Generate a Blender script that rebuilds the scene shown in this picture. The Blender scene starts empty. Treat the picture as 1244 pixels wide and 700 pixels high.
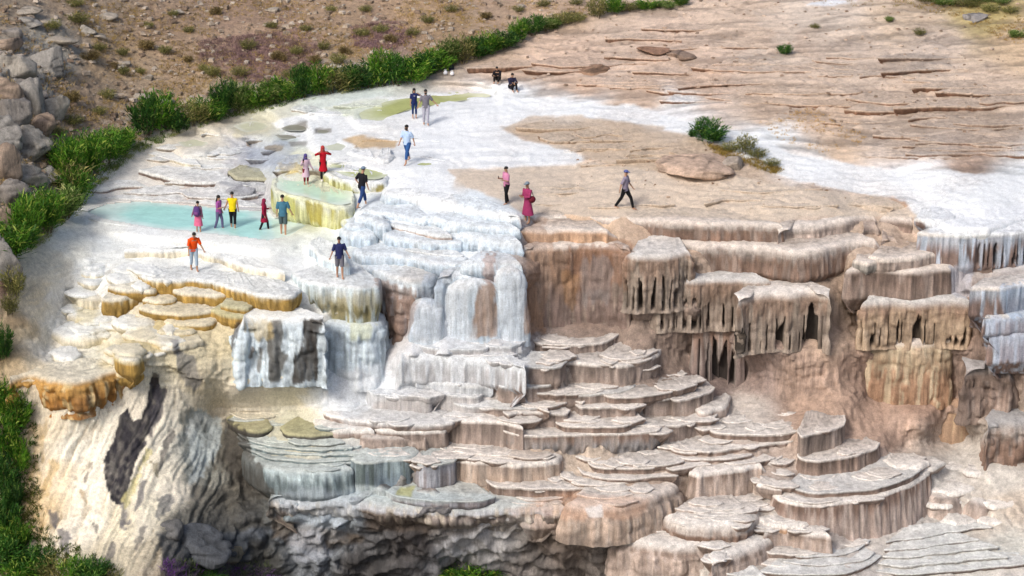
import bpy, math, random
import numpy as np
from mathutils import Vector, Matrix
from mathutils.bvhtree import BVHTree

scene = bpy.context.scene
# ------------------------------------------------------------------ camera
PITCH = math.radians(20.0)
FPX = 2829.0                        # focal length in pixels of a 1244 px wide picture
TGT = np.array([0.0, 0.0, -2.0])
DIST = 100.0
CAM = TGT + DIST * np.array([0.0, -math.cos(PITCH), math.sin(PITCH)])
cam_d = bpy.data.cameras.new('camera')
cam = bpy.data.objects.new('camera', cam_d)
scene.collection.objects.link(cam)
cam.location = CAM
cam.rotation_euler = (math.pi / 2 - PITCH, 0, 0)
cam_d.sensor_width = 36.0
cam_d.lens = 36.0 * FPX / 1244.0
cam_d.clip_end = 2000.0
scene.camera = cam
# ------------------------------------------------------------------ light
SUN_EL, SUN_AZ = math.radians(44), math.radians(-142)     # azimuth: direction towards the sun, from +Y clockwise
world = bpy.data.worlds.new('World')
scene.world = world
world.use_nodes = True
wn = world.node_tree.nodes
sky = wn.new('ShaderNodeTexSky')
sky.sky_type = 'NISHITA'
sky.sun_disc = False
sky.sun_elevation = SUN_EL
sky.sun_rotation = SUN_AZ
sky.air_density = 1.0
sky.dust_density = 5.0
wn['Background'].inputs['Strength'].default_value = 0.15
world.node_tree.links.new(sky.outputs[0], wn['Background'].inputs['Color'])
sun_d = bpy.data.lights.new('sun', 'SUN')
sun_d.energy = 2.0
sun_d.angle = math.radians(14)
sun_d.color = (1.0, 0.965, 0.92)
sun = bpy.data.objects.new('sun', sun_d)
scene.collection.objects.link(sun)
sdir = Vector((math.sin(SUN_AZ) * math.cos(SUN_EL), math.cos(SUN_AZ) * math.cos(SUN_EL), math.sin(SUN_EL)))
sun.rotation_euler = sdir.to_track_quat('Z', 'Y').to_euler()
scene.view_settings.view_transform = 'Standard'
scene.view_settings.look = 'None'
scene.view_settings.exposure = 0.09
scene.view_settings.gamma = 1.0

# ------------------------------------------------------------------ maths
CP, SP = math.cos(PITCH), math.sin(PITCH)
def rays(px, py):
    u = (np.asarray(px, float) - 622.0) / FPX
    v = -(np.asarray(py, float) - 350.0) / FPX
    d = np.stack([u, CP + v * SP, -SP + v * CP], -1)
    return d
def unproj(px, py, z):
    """the point at height z that is seen at the picture position px, py"""
    d = rays(px, py)
    t = (np.asarray(z, float) - CAM[2]) / d[..., 2]
    return CAM + d * t[..., None]
def proj(P):
    r = np.asarray(P) - CAM
    fw = r[..., 1] * CP - r[..., 2] * SP
    up = r[..., 1] * SP + r[..., 2] * CP
    return 622 + FPX * r[..., 0] / fw, 350 - FPX * up / fw

def _h(ix, iy, iz, seed):
    with np.errstate(over='ignore'):
        h = ix.astype(np.uint32) * np.uint32(374761393) + iy.astype(np.uint32) * np.uint32(668265263) + iz.astype(np.uint32) * np.uint32(2147483629) + np.uint32((seed * 1274126177) & 0xffffffff)
        h = (h ^ (h >> np.uint32(13))) * np.uint32(1274126177)
        h = (h ^ (h >> np.uint32(16))) * np.uint32(2246822519)
        h = h ^ (h >> np.uint32(15))
    return (h & np.uint32(0xffffff)).astype(np.float32) / 8388607.5 - 1.0
def vnoise(P, f=1.0, seed=0):
    """smooth value noise in -1..1"""
    p = np.asarray(P, np.float64) * f + 1000.37 * (1 + seed % 7)
    i = np.floor(p)
    t = (p - i).astype(np.float32)
    i = i.astype(np.int64).astype(np.uint32)
    t = t * t * t * (t * (t * 6 - 15) + 10)
    x, y, z = i[..., 0], i[..., 1], i[..., 2]
    tx, ty, tz = t[..., 0], t[..., 1], t[..., 2]
    def c(a, b, cc): return _h(x + a, y + b, z + cc, seed)
    a = c(0, 0, 0) * (1 - tx) + c(1, 0, 0) * tx
    b = c(0, 1, 0) * (1 - tx) + c(1, 1, 0) * tx
    d = c(0, 0, 1) * (1 - tx) + c(1, 0, 1) * tx
    e = c(0, 1, 1) * (1 - tx) + c(1, 1, 1) * tx
    return (a * (1 - ty) + b * ty) * (1 - tz) + (d * (1 - ty) + e * ty) * tz
def fbm(P, f=1.0, octv=4, seed=0, gain=0.5):
    r = 0; a = 1.0; s = 0
    for k in range(octv):
        r = r + a * vnoise(P, f * 2.03 ** k, seed + k); s += a; a *= gain
    return r / s
def billow(P, f=1.0, octv=3, seed=0, gain=0.5):
    """rounded lumps with creases between them, about 0..1"""
    r = 0; a = 1.0; s = 0
    for k in range(octv):
        r = r + a * np.minimum(np.abs(vnoise(P, f * 2.03 ** k, seed + k)) * 1.9, 1.0); s += a; a *= gain
    return r / s
def worley(P, f=1.0, seed=0):
    """distance to the nearest scattered point: 0 at the points, near 1 in the clefts between cobbles"""
    p = np.asarray(P, np.float64) * f + 500.0; i = np.floor(p).astype(np.int64); t = p - i
    best = np.full(len(p), 9.0); sec = np.full(len(p), 9.0)
    for a in (-1, 0, 1):
        for b in (-1, 0, 1):
            for c in (-1, 0, 1):
                x, y, z = i[:, 0] + a, i[:, 1] + b, i[:, 2] + c
                d = (a + .5 + .45 * _h(x, y, z, seed) - t[:, 0]) ** 2 + (b + .5 + .45 * _h(x, y, z, seed + 1) - t[:, 1]) ** 2 + (c + .5 + .45 * _h(x, y, z, seed + 2) - t[:, 2]) ** 2
                sec = np.minimum(sec, np.maximum(best, d)); best = np.minimum(best, d)
    return np.sqrt(best), np.sqrt(sec)
def P3(a, b, c=0.0):
    a = np.asarray(a, float)
    return np.stack([a, np.broadcast_to(b, a.shape), np.broadcast_to(c, a.shape)], -1)
def sstep(a, b, x):
    t = np.clip((x - a) / (b - a), 0, 1)
    return t * t * (3 - 2 * t)
def lin(c):
    c = np.asarray(c, float) / 255.0
    return np.where(c <= 0.04045, c / 12.92, ((c + 0.055) / 1.055) ** 2.4)
ALB = 0.86          # how a colour picked in the photograph becomes a surface colour under this light

# ------------------------------------------------------------------ objects
def tag(o, label=None, cat=None, group=None, kind=None):
    if label: o['label'] = label
    if cat: o['category'] = cat
    if group: o['group'] = group
    if kind: o['kind'] = kind
    return o
def link(o, parent=None):
    scene.collection.objects.link(o)
    if parent is not None: o.parent = parent
    return o
def mesh_np(name, V, F, mat, parent=None, col=None, smooth=True, extra=None):
    """V (n,3), F list of (m,k) index arrays"""
    me = bpy.data.meshes.new(name)
    V = np.ascontiguousarray(V, np.float32)
    if not isinstance(F, (list, tuple)): F = [F]
    F = [np.asarray(f, np.int32) for f in F if len(f)]
    nl = sum(f.size for f in F); nf = sum(len(f) for f in F)
    me.vertices.add(len(V)); me.vertices.foreach_set('co', V.ravel())
    me.loops.add(nl); me.loops.foreach_set('vertex_index', np.concatenate([f.ravel() for f in F]))
    me.polygons.add(nf)
    st = []; tot = []; a = 0
    for f in F:
        k = f.shape[1]
        st.append(a + np.arange(len(f)) * k); tot.append(np.full(len(f), k)); a += f.size
    me.polygons.foreach_set('loop_start', np.concatenate(st).astype(np.int32))
    try: me.polygons.foreach_set('loop_total', np.concatenate(tot).astype(np.int32))
    except Exception: pass
    me.polygons.foreach_set('use_smooth', np.full(nf, smooth))
    me.update(calc_edges=True)
    if col is not None:
        at = me.color_attributes.new('Col', 'FLOAT_COLOR', 'POINT')
        c4 = np.ones((len(V), 4), np.float32); c4[:, :3] = col
        at.data.foreach_set('color', c4.ravel())
    for k, v in (extra or {}).items():
        at = me.attributes.new(k, 'FLOAT', 'POINT'); at.data.foreach_set('value', np.asarray(v, np.float32))
    if mat: me.materials.append(mat)
    return link(bpy.data.objects.new(name, me), parent)
def grid_faces(nr, nc, off=0):
    a = (np.arange(nr - 1)[:, None] * nc + np.arange(nc - 1)[None, :]).ravel() + off
    return np.stack([a, a + 1, a + nc + 1, a + nc], -1)
def empty(name, loc=(0, 0, 0), rz=0.0):
    o = bpy.data.objects.new(name, None); link(o)
    o.location = loc; o.rotation_euler = (0, 0, rz); o.empty_display_size = 0.3
    return o

# ------------------------------------------------------------------ materials
def new_mat(name, rough=0.8, spec=0.3):
    m = bpy.data.materials.new(name); m.use_nodes = True
    nt = m.node_tree; b = nt.nodes['Principled BSDF']
    b.inputs['Roughness'].default_value = rough
    b.inputs['Specular IOR Level'].default_value = spec
    return m, nt, b
def N(nt, typ, **kw):
    n = nt.nodes.new(typ)
    for k, v in kw.items():
        if k.startswith('i_'):
            n.inputs[k[2:].replace('_', ' ')].default_value = v
        else: setattr(n, k, v)
    return n
def plain(name, rgb, rough=0.8, var=0.12, scale=12.0, spec=0.25, bump=0.0):
    """a plain surface with a little uneven tone"""
    m, nt, b = new_mat(name, rough, spec)
    L = nt.links.new
    tc = N(nt, 'ShaderNodeTexCoord')
    no = N(nt, 'ShaderNodeTexNoise', i_Scale=scale, i_Detail=4.0)
    L(tc.outputs['Object'], no.inputs['Vector'])
    mr = N(nt, 'ShaderNodeMapRange'); mr.inputs['From Min'].default_value = 0.3; mr.inputs['From Max'].default_value = 0.7
    mr.inputs['To Min'].default_value = 1 - var; mr.inputs['To Max'].default_value = 1 + var
    L(no.outputs['Fac'], mr.inputs['Value'])
    mx = N(nt, 'ShaderNodeVectorMath', operation='SCALE')
    mx.inputs[0].default_value = tuple(rgb)
    L(mr.outputs['Result'], mx.inputs['Scale'])
    L(mx.outputs['Vector'], b.inputs['Base Color'])
    if bump:
        bp = N(nt, 'ShaderNodeBump', i_Strength=bump, i_Distance=0.02)
        L(no.outputs['Fac'], bp.inputs['Height']); L(bp.outputs['Normal'], b.inputs['Normal'])
    return m
def travertine_mat():
    m, nt, b = new_mat('travertine', 0.75, 0.3)
    L = nt.links.new
    geo = N(nt, 'ShaderNodeNewGeometry')
    at = N(nt, 'ShaderNodeAttribute', attribute_name='Col')
    rg = N(nt, 'ShaderNodeAttribute', attribute_name='grain')     # how rough and mottled the stone is here
    sep = N(nt, 'ShaderNodeSeparateXYZ'); L(geo.outputs['Normal'], sep.inputs[0])
    wall = N(nt, 'ShaderNodeMapRange', interpolation_type='SMOOTHSTEP')
    wall.inputs['From Min'].default_value = 0.75; wall.inputs['From Max'].default_value = 0.35
    L(sep.outputs['Z'], wall.inputs['Value'])
    # vertical streaks for walls
    mp = N(nt, 'ShaderNodeMapping'); mp.inputs['Scale'].default_value = (9, 9, 0.8)
    L(geo.outputs['Position'], mp.inputs['Vector'])
    st = N(nt, 'ShaderNodeTexNoise', i_Scale=1.0, i_Detail=5.0, i_Roughness=0.65); L(mp.outputs[0], st.inputs['Vector'])
    mo = N(nt, 'ShaderNodeTexNoise', i_Scale=3.4, i_Detail=10.0, i_Roughness=0.8); L(geo.outputs['Position'], mo.inputs['Vector'])
    fi = N(nt, 'ShaderNodeTexNoise', i_Scale=21.0, i_Detail=4.0, i_Roughness=0.7); L(geo.outputs['Position'], fi.inputs['Vector'])
    # mixed tone value
    tone = N(nt, 'ShaderNodeMix', data_type='FLOAT')
    wl = N(nt, 'ShaderNodeMath', operation='MULTIPLY'); L(wall.outputs[0], wl.inputs[0]); wl.inputs[1].default_value = .6; L(wl.outputs[0], tone.inputs[0]); L(mo.outputs['Fac'], tone.inputs[2]); L(st.outputs['Fac'], tone.inputs[3])
    mr = N(nt, 'ShaderNodeMapRange'); mr.inputs['From Min'].default_value = 0.34; mr.inputs['From Max'].default_value = 0.66
    lo = N(nt, 'ShaderNodeMath', operation='MULTIPLY_ADD'); L(rg.outputs['Fac'], lo.inputs[0]); lo.inputs[1].default_value = -0.42; lo.inputs[2].default_value = 0.97
    hi = N(nt, 'ShaderNodeMath', operation='MULTIPLY_ADD'); L(rg.outputs['Fac'], hi.inputs[0]); hi.inputs[1].default_value = 0.36; hi.inputs[2].default_value = 1.02
    L(lo.outputs[0], mr.inputs['To Min']); L(hi.outputs[0], mr.inputs['To Max'])
    L(tone.outputs[0], mr.inputs['Value'])
    mr2 = N(nt, 'ShaderNodeMapRange'); mr2.inputs['From Min'].default_value = 0.36; mr2.inputs['From Max'].default_value = 0.64
    mr2.inputs['To Min'].default_value = 0.82; mr2.inputs['To Max'].default_value = 1.14
    L(fi.outputs['Fac'], mr2.inputs['Value'])
    mu = N(nt, 'ShaderNodeMath', operation='MULTIPLY'); L(mr.outputs[0], mu.inputs[0]); L(mr2.outputs[0], mu.inputs[1])
    sc = N(nt, 'ShaderNodeVectorMath', operation='SCALE'); L(at.outputs['Color'], sc.inputs[0]); L(mu.outputs[0], sc.inputs['Scale'])
    mn = N(nt, 'ShaderNodeVectorMath', operation='MINIMUM'); mn.inputs[1].default_value = (0.86, 0.86, 0.86); L(sc.outputs[0], mn.inputs[0])
    L(mn.outputs[0], b.inputs['Base Color'])
    # relief
    h1 = N(nt, 'ShaderNodeMix', data_type='FLOAT')
    L(wall.outputs[0], h1.inputs[0]); L(fi.outputs['Fac'], h1.inputs[2]); L(st.outputs['Fac'], h1.inputs[3])
    h2 = N(nt, 'ShaderNodeMath', operation='MULTIPLY_ADD'); L(mo.outputs['Fac'], h2.inputs[0]); h2.inputs[1].default_value = 1.6; L(h1.outputs[0], h2.inputs[2])
    bp = N(nt, 'ShaderNodeBump', i_Distance=0.05)
    bs = N(nt, 'ShaderNodeMath', operation='MULTIPLY_ADD'); L(rg.outputs['Fac'], bs.inputs[0]); bs.inputs[1].default_value = 0.6; bs.inputs[2].default_value = 0.3
    L(bs.outputs[0], bp.inputs['Strength'])
    L(h2.outputs[0], bp.inputs['Height']); L(bp.outputs['Normal'], b.inputs['Normal'])
    return m
M_TRAV = travertine_mat()

# ------------------------------------------------------------------ the lie of the land: heights seen at picture positions
ZP = [(-400,-420,14),(0,-420,13.5),(622,-420,11.5),(1244,-420,11.5),(1700,-420,11.5),
(-400,0,10),(0,0,6),(150,0,4.6),(300,0,3.9),(450,0,3.9),(560,0,4.0),(622,0,4.0),(760,0,4.1),(900,0,4.3),(1060,0,4.5),(1244,0,4.9),(1700,0,5.2),
(-400,150,7),(0,75,4.9),(60,110,3.5),(0,150,3.6),(40,200,2.0),(150,60,3.2),(150,110,2.2),(150,150,1.6),(300,60,2.7),(300,110,1.9),(450,50,2.9),(450,95,2.2),
(560,60,3.0),(700,20,3.8),(600,110,2.3),(800,120,2.5),(900,60,3.4),(1244,100,3.4),(1050,120,2.8),
(1000,200,1.95),(1244,210,1.75),(850,170,2.45),(700,200,1.8),(640,150,2.05),(860,250,1.35),(1000,250,1.45),(760,250,1.45),(1150,255,1.3),(1244,250,1.25),(620,235,1.7),
(540,150,1.95),(540,200,1.75),(500,215,1.7),(440,140,1.95),(500,130,2.0),(350,150,1.6),(420,175,1.75),(430,205,1.5),(360,190,1.35),(380,230,1.0),
(250,160,1.2),(200,200,.65),(130,230,.25),(300,200,.8),(300,235,.2),(240,225,.4),(330,180,1.2),(80,260,.35),
(150,252,0),(200,262,0),(300,270,0),(350,275,0),(110,257,.03),
(0,300,.7),(60,300,.1),(100,300,-.1),(60,340,-.7),(100,350,-1),(100,400,-2),(100,450,-3.2),(40,400,-1.9),(80,500,-5),(100,560,-6.5),(100,640,-8.3),(100,700,-9.3),
(200,500,-5.0),(200,560,-6.6),(200,640,-8.4),(200,700,-9.6),(0,350,-.2),(0,400,-1.5),(0,500,-4.6),(0,600,-7.6),(0,700,-10),(300,560,-7),(300,620,-9),(300,700,-11.6),
(240,300,-.2),(220,420,-2.8),(200,470,-4.2),(160,330,-.6),(250,470,-4.1),(272,398,-1.8),(274,425,-2.8),(268,450,-3.6),(278,458,-4.05),(280,480,-4.8),(350,480,-4.9),(400,480,-4.95),(430,462,-4.4),
(560,640,-10.0),(560,700,-12.2),(450,640,-10),(450,700,-12),(700,650,-10.6),(700,700,-12),(800,700,-11.9),
(1100,660,-10.2),(1100,700,-11),(1180,590,-9.0),(1244,570,-8.7),(1244,620,-9.4),(1244,700,-10.8),(1100,545,-8.0),(1010,440,-4.1),(1040,480,-5.4),(1060,520,-6.8),(950,470,-5.3),(960,492,-6.1),(860,450,-5.2),(880,480,-6.2),(1000,475,-5.4),
(900,600,-9.2),(960,640,-10.3),(1000,700,-11.6),
(-400,300,3),(-400,700,-8),(-400,1000,-16),(300,1000,-20),(900,1000,-18),(1700,1000,-15),(1700,700,-9),(1700,500,-6),(1700,280,1),(1400,260,1.2),(1400,350,-1.5),(1400,560,-7.5)]
# heights used only as a first guess where terraces stand
ZG = [(700,297,.1),(760,266,1.3),(700,400,-3.8),(700,480,-5.6),(700,526,-7.1),(700,590,-8.9),(560,423,-4),(480,512,-6.3),(450,558,-7.3),(450,600,-8.6),
(960,330,-.9),(950,420,-4.2),(950,525,-7),(1000,597,-9),(1000,650,-10.5),(1100,290,.4),(1100,360,-1.9),(1100,480,-6),(1200,282,.5),(1200,345,-1.6),(1220,440,-5),(1220,540,-8.2),
(410,345,-.25),(420,392,-1.8),(350,388,-1.9),(350,466,-4.6),(300,356,-.9),(270,338,-.6),(230,380,-1.8),(511,335,-.2),(520,300,.5),(520,250,1.4),(580,340,-.6),(580,405,-3.6)]
class RBF:
    def __init__(s, pts, lam=2.0):
        p = np.array(pts, float); s.p = p[:, :2]
        n = len(p)
        d = np.sqrt(((s.p[:, None] - s.p[None]) ** 2).sum(-1) + 9.0)
        A = np.zeros((n + 3, n + 3)); A[:n, :n] = -d + np.eye(n) * lam
        Q = np.c_[np.ones(n), s.p / 1000.0]; A[:n, n:] = Q; A[n:, :n] = Q.T
        s.w = np.linalg.solve(A, np.r_[p[:, 2], 0, 0, 0])
    def __call__(s, x, y):
        x = np.asarray(x, float); y = np.asarray(y, float)
        o = np.zeros(x.shape)
        xr, yr, r = x.ravel(), y.ravel(), []
        for a in range(0, len(xr), 20000):
            q = np.c_[xr[a:a + 20000], yr[a:a + 20000]]
            d = np.sqrt(((q[:, None] - s.p[None]) ** 2).sum(-1) + 9.0)
            r.append(-d @ s.w[:-3] + np.c_[np.ones(len(q)), q / 1000.0] @ s.w[-3:])
        return np.concatenate(r).reshape(x.shape)

# ------------------------------------------------------------------ travertine terraces traced on their rims
PAL = dict(wi=(224,233,240), wx=(196,212,224), w=(232,236,236), wb=(205,219,228), wg=(222,230,222), tt=(238,232,226), tw=(158,143,134), bw=(140,121,110), db=(106,90,82), pk=(186,170,160), pt=(224,210,198),
    cr=(230,222,200), oc=(178,146,80), ol=(170,165,112), te=(206,218,218), tg=(140,154,158), dk=(84,82,76), yg=(222,226,196), lw=(188,192,196), gy=(170,165,158), or_=(196,162,134), gr=(188,176,160))
# kind, visible riser height in px, top colour, wall colour, rim points, options
TER = [
# --- pool ledges and cream/ochre ledges on the left
('d',5,'w','cr',[(104,264),(125,270),(160,275),(199,280),(231,282),(261,285),(291,289),(321,293),(328,296),(336,302),(350,306),(370,311),(386,316),(402,318)],dict(z=0.03,dep=0.25,flat=1,basin=.3)),
('r',10,'w','cr',[(150,303),(190,303),(225,302),(241,305),(261,310),(281,317),(311,325),(346,330)],dict(oc=1)),
('r',18,'w','oc',[(168,330),(180,336),(205,339),(235,338),(262,342),(290,350),(315,356),(340,359),(358,358),(366,350)],dict(teeth=.25)),
('r',14,'w','wb',[(376,291),(378,300),(386,308),(402,315),(424,320)],{}),
('r',42,'w','ww',[(352,331),(366,340),(386,344),(410,346),(435,348),(459,346),(464,338)],dict(teeth=.5,r=.2)),
('r',75,'wb','wb',[(380,382),(391,389),(421,393),(447,393),(463,389),(468,380)],dict(r=.4,flare=.04,lump=.14)),
('r',78,'w','wb',[(284,395),(296,387),(310,385),(334,387),(354,388),(378,387),(395,390)],dict(r=.45,flare=.02,lump=.22)),
('r',14,'cr','oc',[(206,349),(215,354),(235,356),(260,357),(278,355),(283,349)],dict(teeth=.2)),
('r',9,'ol','oc',[(268,368),(285,372),(300,373),(307,370)],{}),
('r',11,'ol','oc',[(256,375),(268,380),(286,383),(304,382),(316,380),(326,375)],{}),
('r',9,'cr','oc',[(131,347),(145,351),(167,352),(185,352),(192,347)],{}),
('r',6,'cr','oc',[(173,363),(193,366),(211,364),(217,360)],{}),
('r',8,'cr','oc',[(169,373),(187,378),(211,380),(231,380),(250,378),(262,376)],{}),
('r',8,'cr','oc',[(165,381),(181,384),(197,386),(206,384)],{}),
('r',8,'cr','oc',[(199,389),(217,392),(240,393),(258,391),(266,386)],{}),
('r',8,'cr','oc',[(190,402),(211,404),(231,403),(240,400)],{}),
('r',7,'cr','cr',[(180,414),(200,418),(225,417),(248,412)],{}),
('r',7,'cr','cr',[(150,396),(165,400),(184,399)],{}),
('r',22,'cr','oc',[(121,362),(137,363),(155,360),(171,356),(175,350)],dict(teeth=.3)),
('r',15,'cr','cr',[(84,352),(96,359),(112,362),(124,360)],{}),
('r',10,'w','cr',[(80,380),(98,386),(120,389),(145,386)],dict(r=.4)),
('r',12,'w','cr',[(60,400),(80,408),(105,410),(130,404)],dict(r=.5)),
('r',18,'w','oc',[(138,430),(150,436),(164,437),(174,432)],dict(r=.2)),
('r',42,'cr','oo',[(4,466),(18,460),(36,455),(56,458),(85,463),(112,459),(135,452),(150,447)],dict(r=.3,dep=1.5,lump=.25,teeth=.3)),
('r',14,'cr','oc',[(120,446),(135,449),(160,450),(172,445)],dict(r=.3)),
# --- upper left ledges
('r',7,'w','db',[(168,206),(190,212),(214,218),(240,221),(271,220),(290,222)],{}),
('r',7,'ol','dk',[(277,207),(287,215),(303,216),(325,217)],{}),
('r',10,'lw','lw',[(262,222),(280,227),(305,226),(328,225)],dict(lump=.1)),
('d',4,'w','tw',[(150,233),(190,235),(219,233),(231,238),(271,240),(299,239),(315,236)],{}),
('d',4,'w','tw',[(120,240),(156,241),(202,244),(231,245),(257,248),(300,250),(325,251)],{}),
('d',4,'w','tw',[(95,231),(120,232),(150,226),(180,226)],{}),
('d',4,'w','gy',[(255,184),(275,187),(300,184),(320,183)],{}),
('d',4,'w','cr',[(180,186),(200,191),(222,197),(245,200)],{}),
('r',26,'yg','yy',[(329,216),(331,228),(340,234),(350,237),(370,241),(388,246),(402,249),(419,251),(429,248),(432,238)],dict(r=.12,basin=.10,pool=1)),
('r',7,'w','yo',[(334,200),(345,204),(358,206),(372,204),(378,199)],dict(r=.3)),
('r',13,'w','yy',[(390,205),(398,211),(412,217),(430,220),(450,221),(466,220),(472,214)],dict(r=.10,basin=.10,pool=2)),
('r',6,'w','oc',[(420,183),(432,188),(445,191),(456,193)],dict(r=.2)),
('r',8,'gy','dk',[(453,190),(461,194),(472,194),(480,189)],dict(r=.2,lump=.15)),
('r',5,'w','wg',[(432,146),(445,149),(465,148),(482,141)],{}),
# --- white steps
('r',13,'wi','wx',[(462,231),(470,235),(482,236),(497,236),(515,239),(545,246),(580,254),(610,259),(634,261)],dict(r=.45,flare=.25)),
('r',8,'wi','wx',[(440,254),(455,256),(480,260),(500,264),(515,266),(526,262)],dict(r=.25)),
('r',11,'wi','wx',[(512,262),(526,264),(540,268),(570,272),(600,275),(632,277)],dict(r=.25,flare=.3)),
('r',14,'wi','wx',[(430,262),(448,266),(462,272),(473,272),(476,266)],dict(r=.25)),
('r',7,'wi','wx',[(414,266),(422,273),(436,275),(446,273)],dict(r=.2)),
('r',18,'wi','wx',[(412,276),(418,281),(430,283),(445,285),(457,283),(461,277)],dict(r=.25)),
('r',6,'w','pk',[(472,271),(500,278),(530,284),(550,285)],dict(r=.12)),
('r',11,'wi','wx',[(465,283),(472,287),(485,289),(500,291),(531,294),(559,294),(566,290)],dict(r=.2)),
('r',14,'wi','wx',[(545,279),(570,286),(600,290),(634,292)],dict(r=.4,flare=.5)),
('d',4,'w','lw',[(492,302),(505,305),(521,308),(541,310),(563,310)],{}),
('r',13,'wi','wx',[(428,302),(434,306),(450,308),(464,309),(490,311),(513,315),(529,319),(561,319),(570,313)],dict(r=.25)),
('r',10,'wi','wx',[(420,316),(438,322),(460,328),(480,332)],dict(r=.2)),
('r',42,'w','gw',[(450,326),(466,332),(480,336),(500,340),(515,339),(529,335),(533,328)],dict(r=.3,lump=.12)),
('R',62,'pk','gb',[(452,336),(462,341),(475,345),(490,352),(502,362),(508,372)],dict(r=.4,flare=.12,lump=.15,dep=2)),
('r',78,'wi','wx',[(530,336),(545,334),(570,331),(600,329),(620,329),(638,330)],dict(r=.4,flare=.06,dep=1.5,lump=.12)),
('R',50,'wi','gw',[(538,338),(552,333),(575,331),(600,331),(612,336)],dict(b=.34,r=.5,flare=.12)),
('R',52,'wi','wx',[(499,378),(505,369),(514,364),(526,364),(536,370),(541,380)],dict(b=.34,r=.6,flare=.14)),
('R',72,'wi','wx',[(538,358),(545,348),(556,342),(575,339),(590,340),(602,345),(608,356)],dict(b=.34,r=.6,flare=.16)),
('R',86,'wi','wx',[(602,336),(608,327),(616,323),(626,324),(634,330),(638,342)],dict(b=.34,r=.6,flare=.1)),
('r',14,'wi','wx',[(560,316),(585,318),(610,318),(636,318)],dict(r=.5,flare=.3)),
# --- upper ledges, middle and right
('r',20,'pt','gb',[(634,268),(645,263),(700,264),(731,265),(761,266),(791,267),(809,269),(835,270),(860,271),(900,271),(930,272),(953,273)],dict(r=.3,flare=.15,dep=2)),
('r',17,'pt','pk',[(945,279),(958,275),(981,273),(1005,271),(1030,267),(1050,262),(1065,262)],dict(r=.4,flare=.2,dep=2)),
('r',15,'pt','or_',[(633,277),(660,279),(690,280),(712,280),(733,279),(744,284),(753,288)],dict(r=.25,flare=.1)),
('r',9,'pk','pk',[(1045,280),(1052,276),(1064,275),(1073,279),(1077,285)],dict(r=.3)),
('r',9,'pk','pk',[(1070,292),(1080,290),(1090,291),(1098,297)],dict(r=.3)),
('r',22,'pt','bw',[(1068,262),(1085,264),(1100,266),(1112,270),(1122,276)],dict(r=.4,flare=.1,dep=1.5)),
('r',8,'or_','or_',[(1030,246),(1060,249),(1090,248),(1112,245),(1120,240)],dict(r=.3,flare=.3)),
('r',8,'w','ws',[(1111,264),(1135,268),(1155,266),(1162,262)],dict(r=.12)),
('r',8,'w','w',[(1140,270),(1155,276),(1175,277),(1200,277),(1222,270),(1244,263),(1270,258)],dict(r=.5,flare=.5)),
('r',38,'w','ws',[(1115,281),(1131,283),(1165,285),(1195,284),(1215,283),(1244,281),(1290,279)],dict(r=.12,slit=.35,slitx=1190)),
('r',102,'pt','cw',[(634,303),(650,300),(675,299),(700,298),(725,298),(750,300),(768,303)],dict(r=.3,dep=2,flare=.02,lump=.08)),
('r',64,'w','gw2',[(757,309),(775,311),(800,311),(820,309),(836,306),(842,311),(841,322)],dict(lump=.12,r=.32,slit=0.49,dep=2)),
('r',30,'pt','gb',[(818,291),(835,296),(860,298),(890,299),(915,299),(940,302),(965,306),(990,304),(1010,299),(1035,295),(1060,293),(1070,298),(1074,306)],dict(r=.35,flare=.1,dep=2)),
('r',14,'pt','pk',[(1056,310),(1070,313),(1090,313),(1115,311),(1140,306),(1147,311)],dict(r=.15)),
('r',10,'pt','gy',[(1038,316),(1052,319),(1066,317)],{}),
('r',32,'pt','bw',[(1026,328),(1036,328),(1060,327),(1084,328),(1107,329),(1135,327),(1161,323),(1182,320),(1197,320),(1207,321)],dict(r=.3,flare=.1,dep=2)),
('R',58,'pk','pk',[(1038,352),(1042,342),(1050,337),(1060,340),(1066,350)],dict(r=.4,flare=.2)),
('r',58,'w','gw2',[(792,339),(798,341),(806,341),(820,340),(860,339),(900,339),(925,341),(937,339)],dict(lump=.12,r=.32,slit=0.44,dep=2)),
('r',68,'tt','gw2',[(897,361),(905,358),(925,356),(951,355),(980,354),(1000,355),(1010,357)],dict(dz=-.3,r=.5,lump=.1,slit=0.41,dep=2)),
('r',70,'pk','gw3',[(843,396),(849,397),(856,397),(872,395),(890,396),(900,396),(907,395)],dict(slit=.2,r=.35,flare=.1,dep=2)),
('r',54,'w','tw2',[(1046,365),(1052,366),(1060,366),(1080,365),(1115,365),(1145,364),(1162,364),(1175,365),(1185,364)],dict(lump=.12,r=.5,slit=0.42,dep=2)),
('r',80,'pt','cd',[(1054,411),(1062,412),(1080,413),(1110,415),(1140,413),(1150,412),(1159,410)],dict(r=.4,flare=.02,dep=2,lump=.12)),
('r',32,'tt','ws',[(1177,350),(1190,349),(1205,349),(1221,348),(1244,345),(1290,342)],dict(r=.1)),
('r',20,'w','ws',[(1194,386),(1203,385),(1215,384),(1244,383),(1290,381)],dict(r=.25)),
('r',34,'lw','ws',[(1202,404),(1215,404),(1244,404),(1290,402)],dict(r=.3,flare=.1)),
('r',66,'lw','bw',[(1172,446),(1182,444),(1192,443),(1205,443),(1225,446),(1244,455),(1290,466)],dict(r=.75,flare=.12,dz=-.5,lump=.22)),
('r',50,'lw','gb',[(1196,520),(1205,513),(1225,512),(1244,512),(1290,512)],dict(r=.5,lump=.2)),
('R',48,'or_','od',[(1122,528),(1127,508),(1136,494),(1150,487),(1166,487),(1182,494),(1193,508),(1199,525)],dict(r=.6,flare=.05,dep=1.5)),
# --- central cascade
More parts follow.
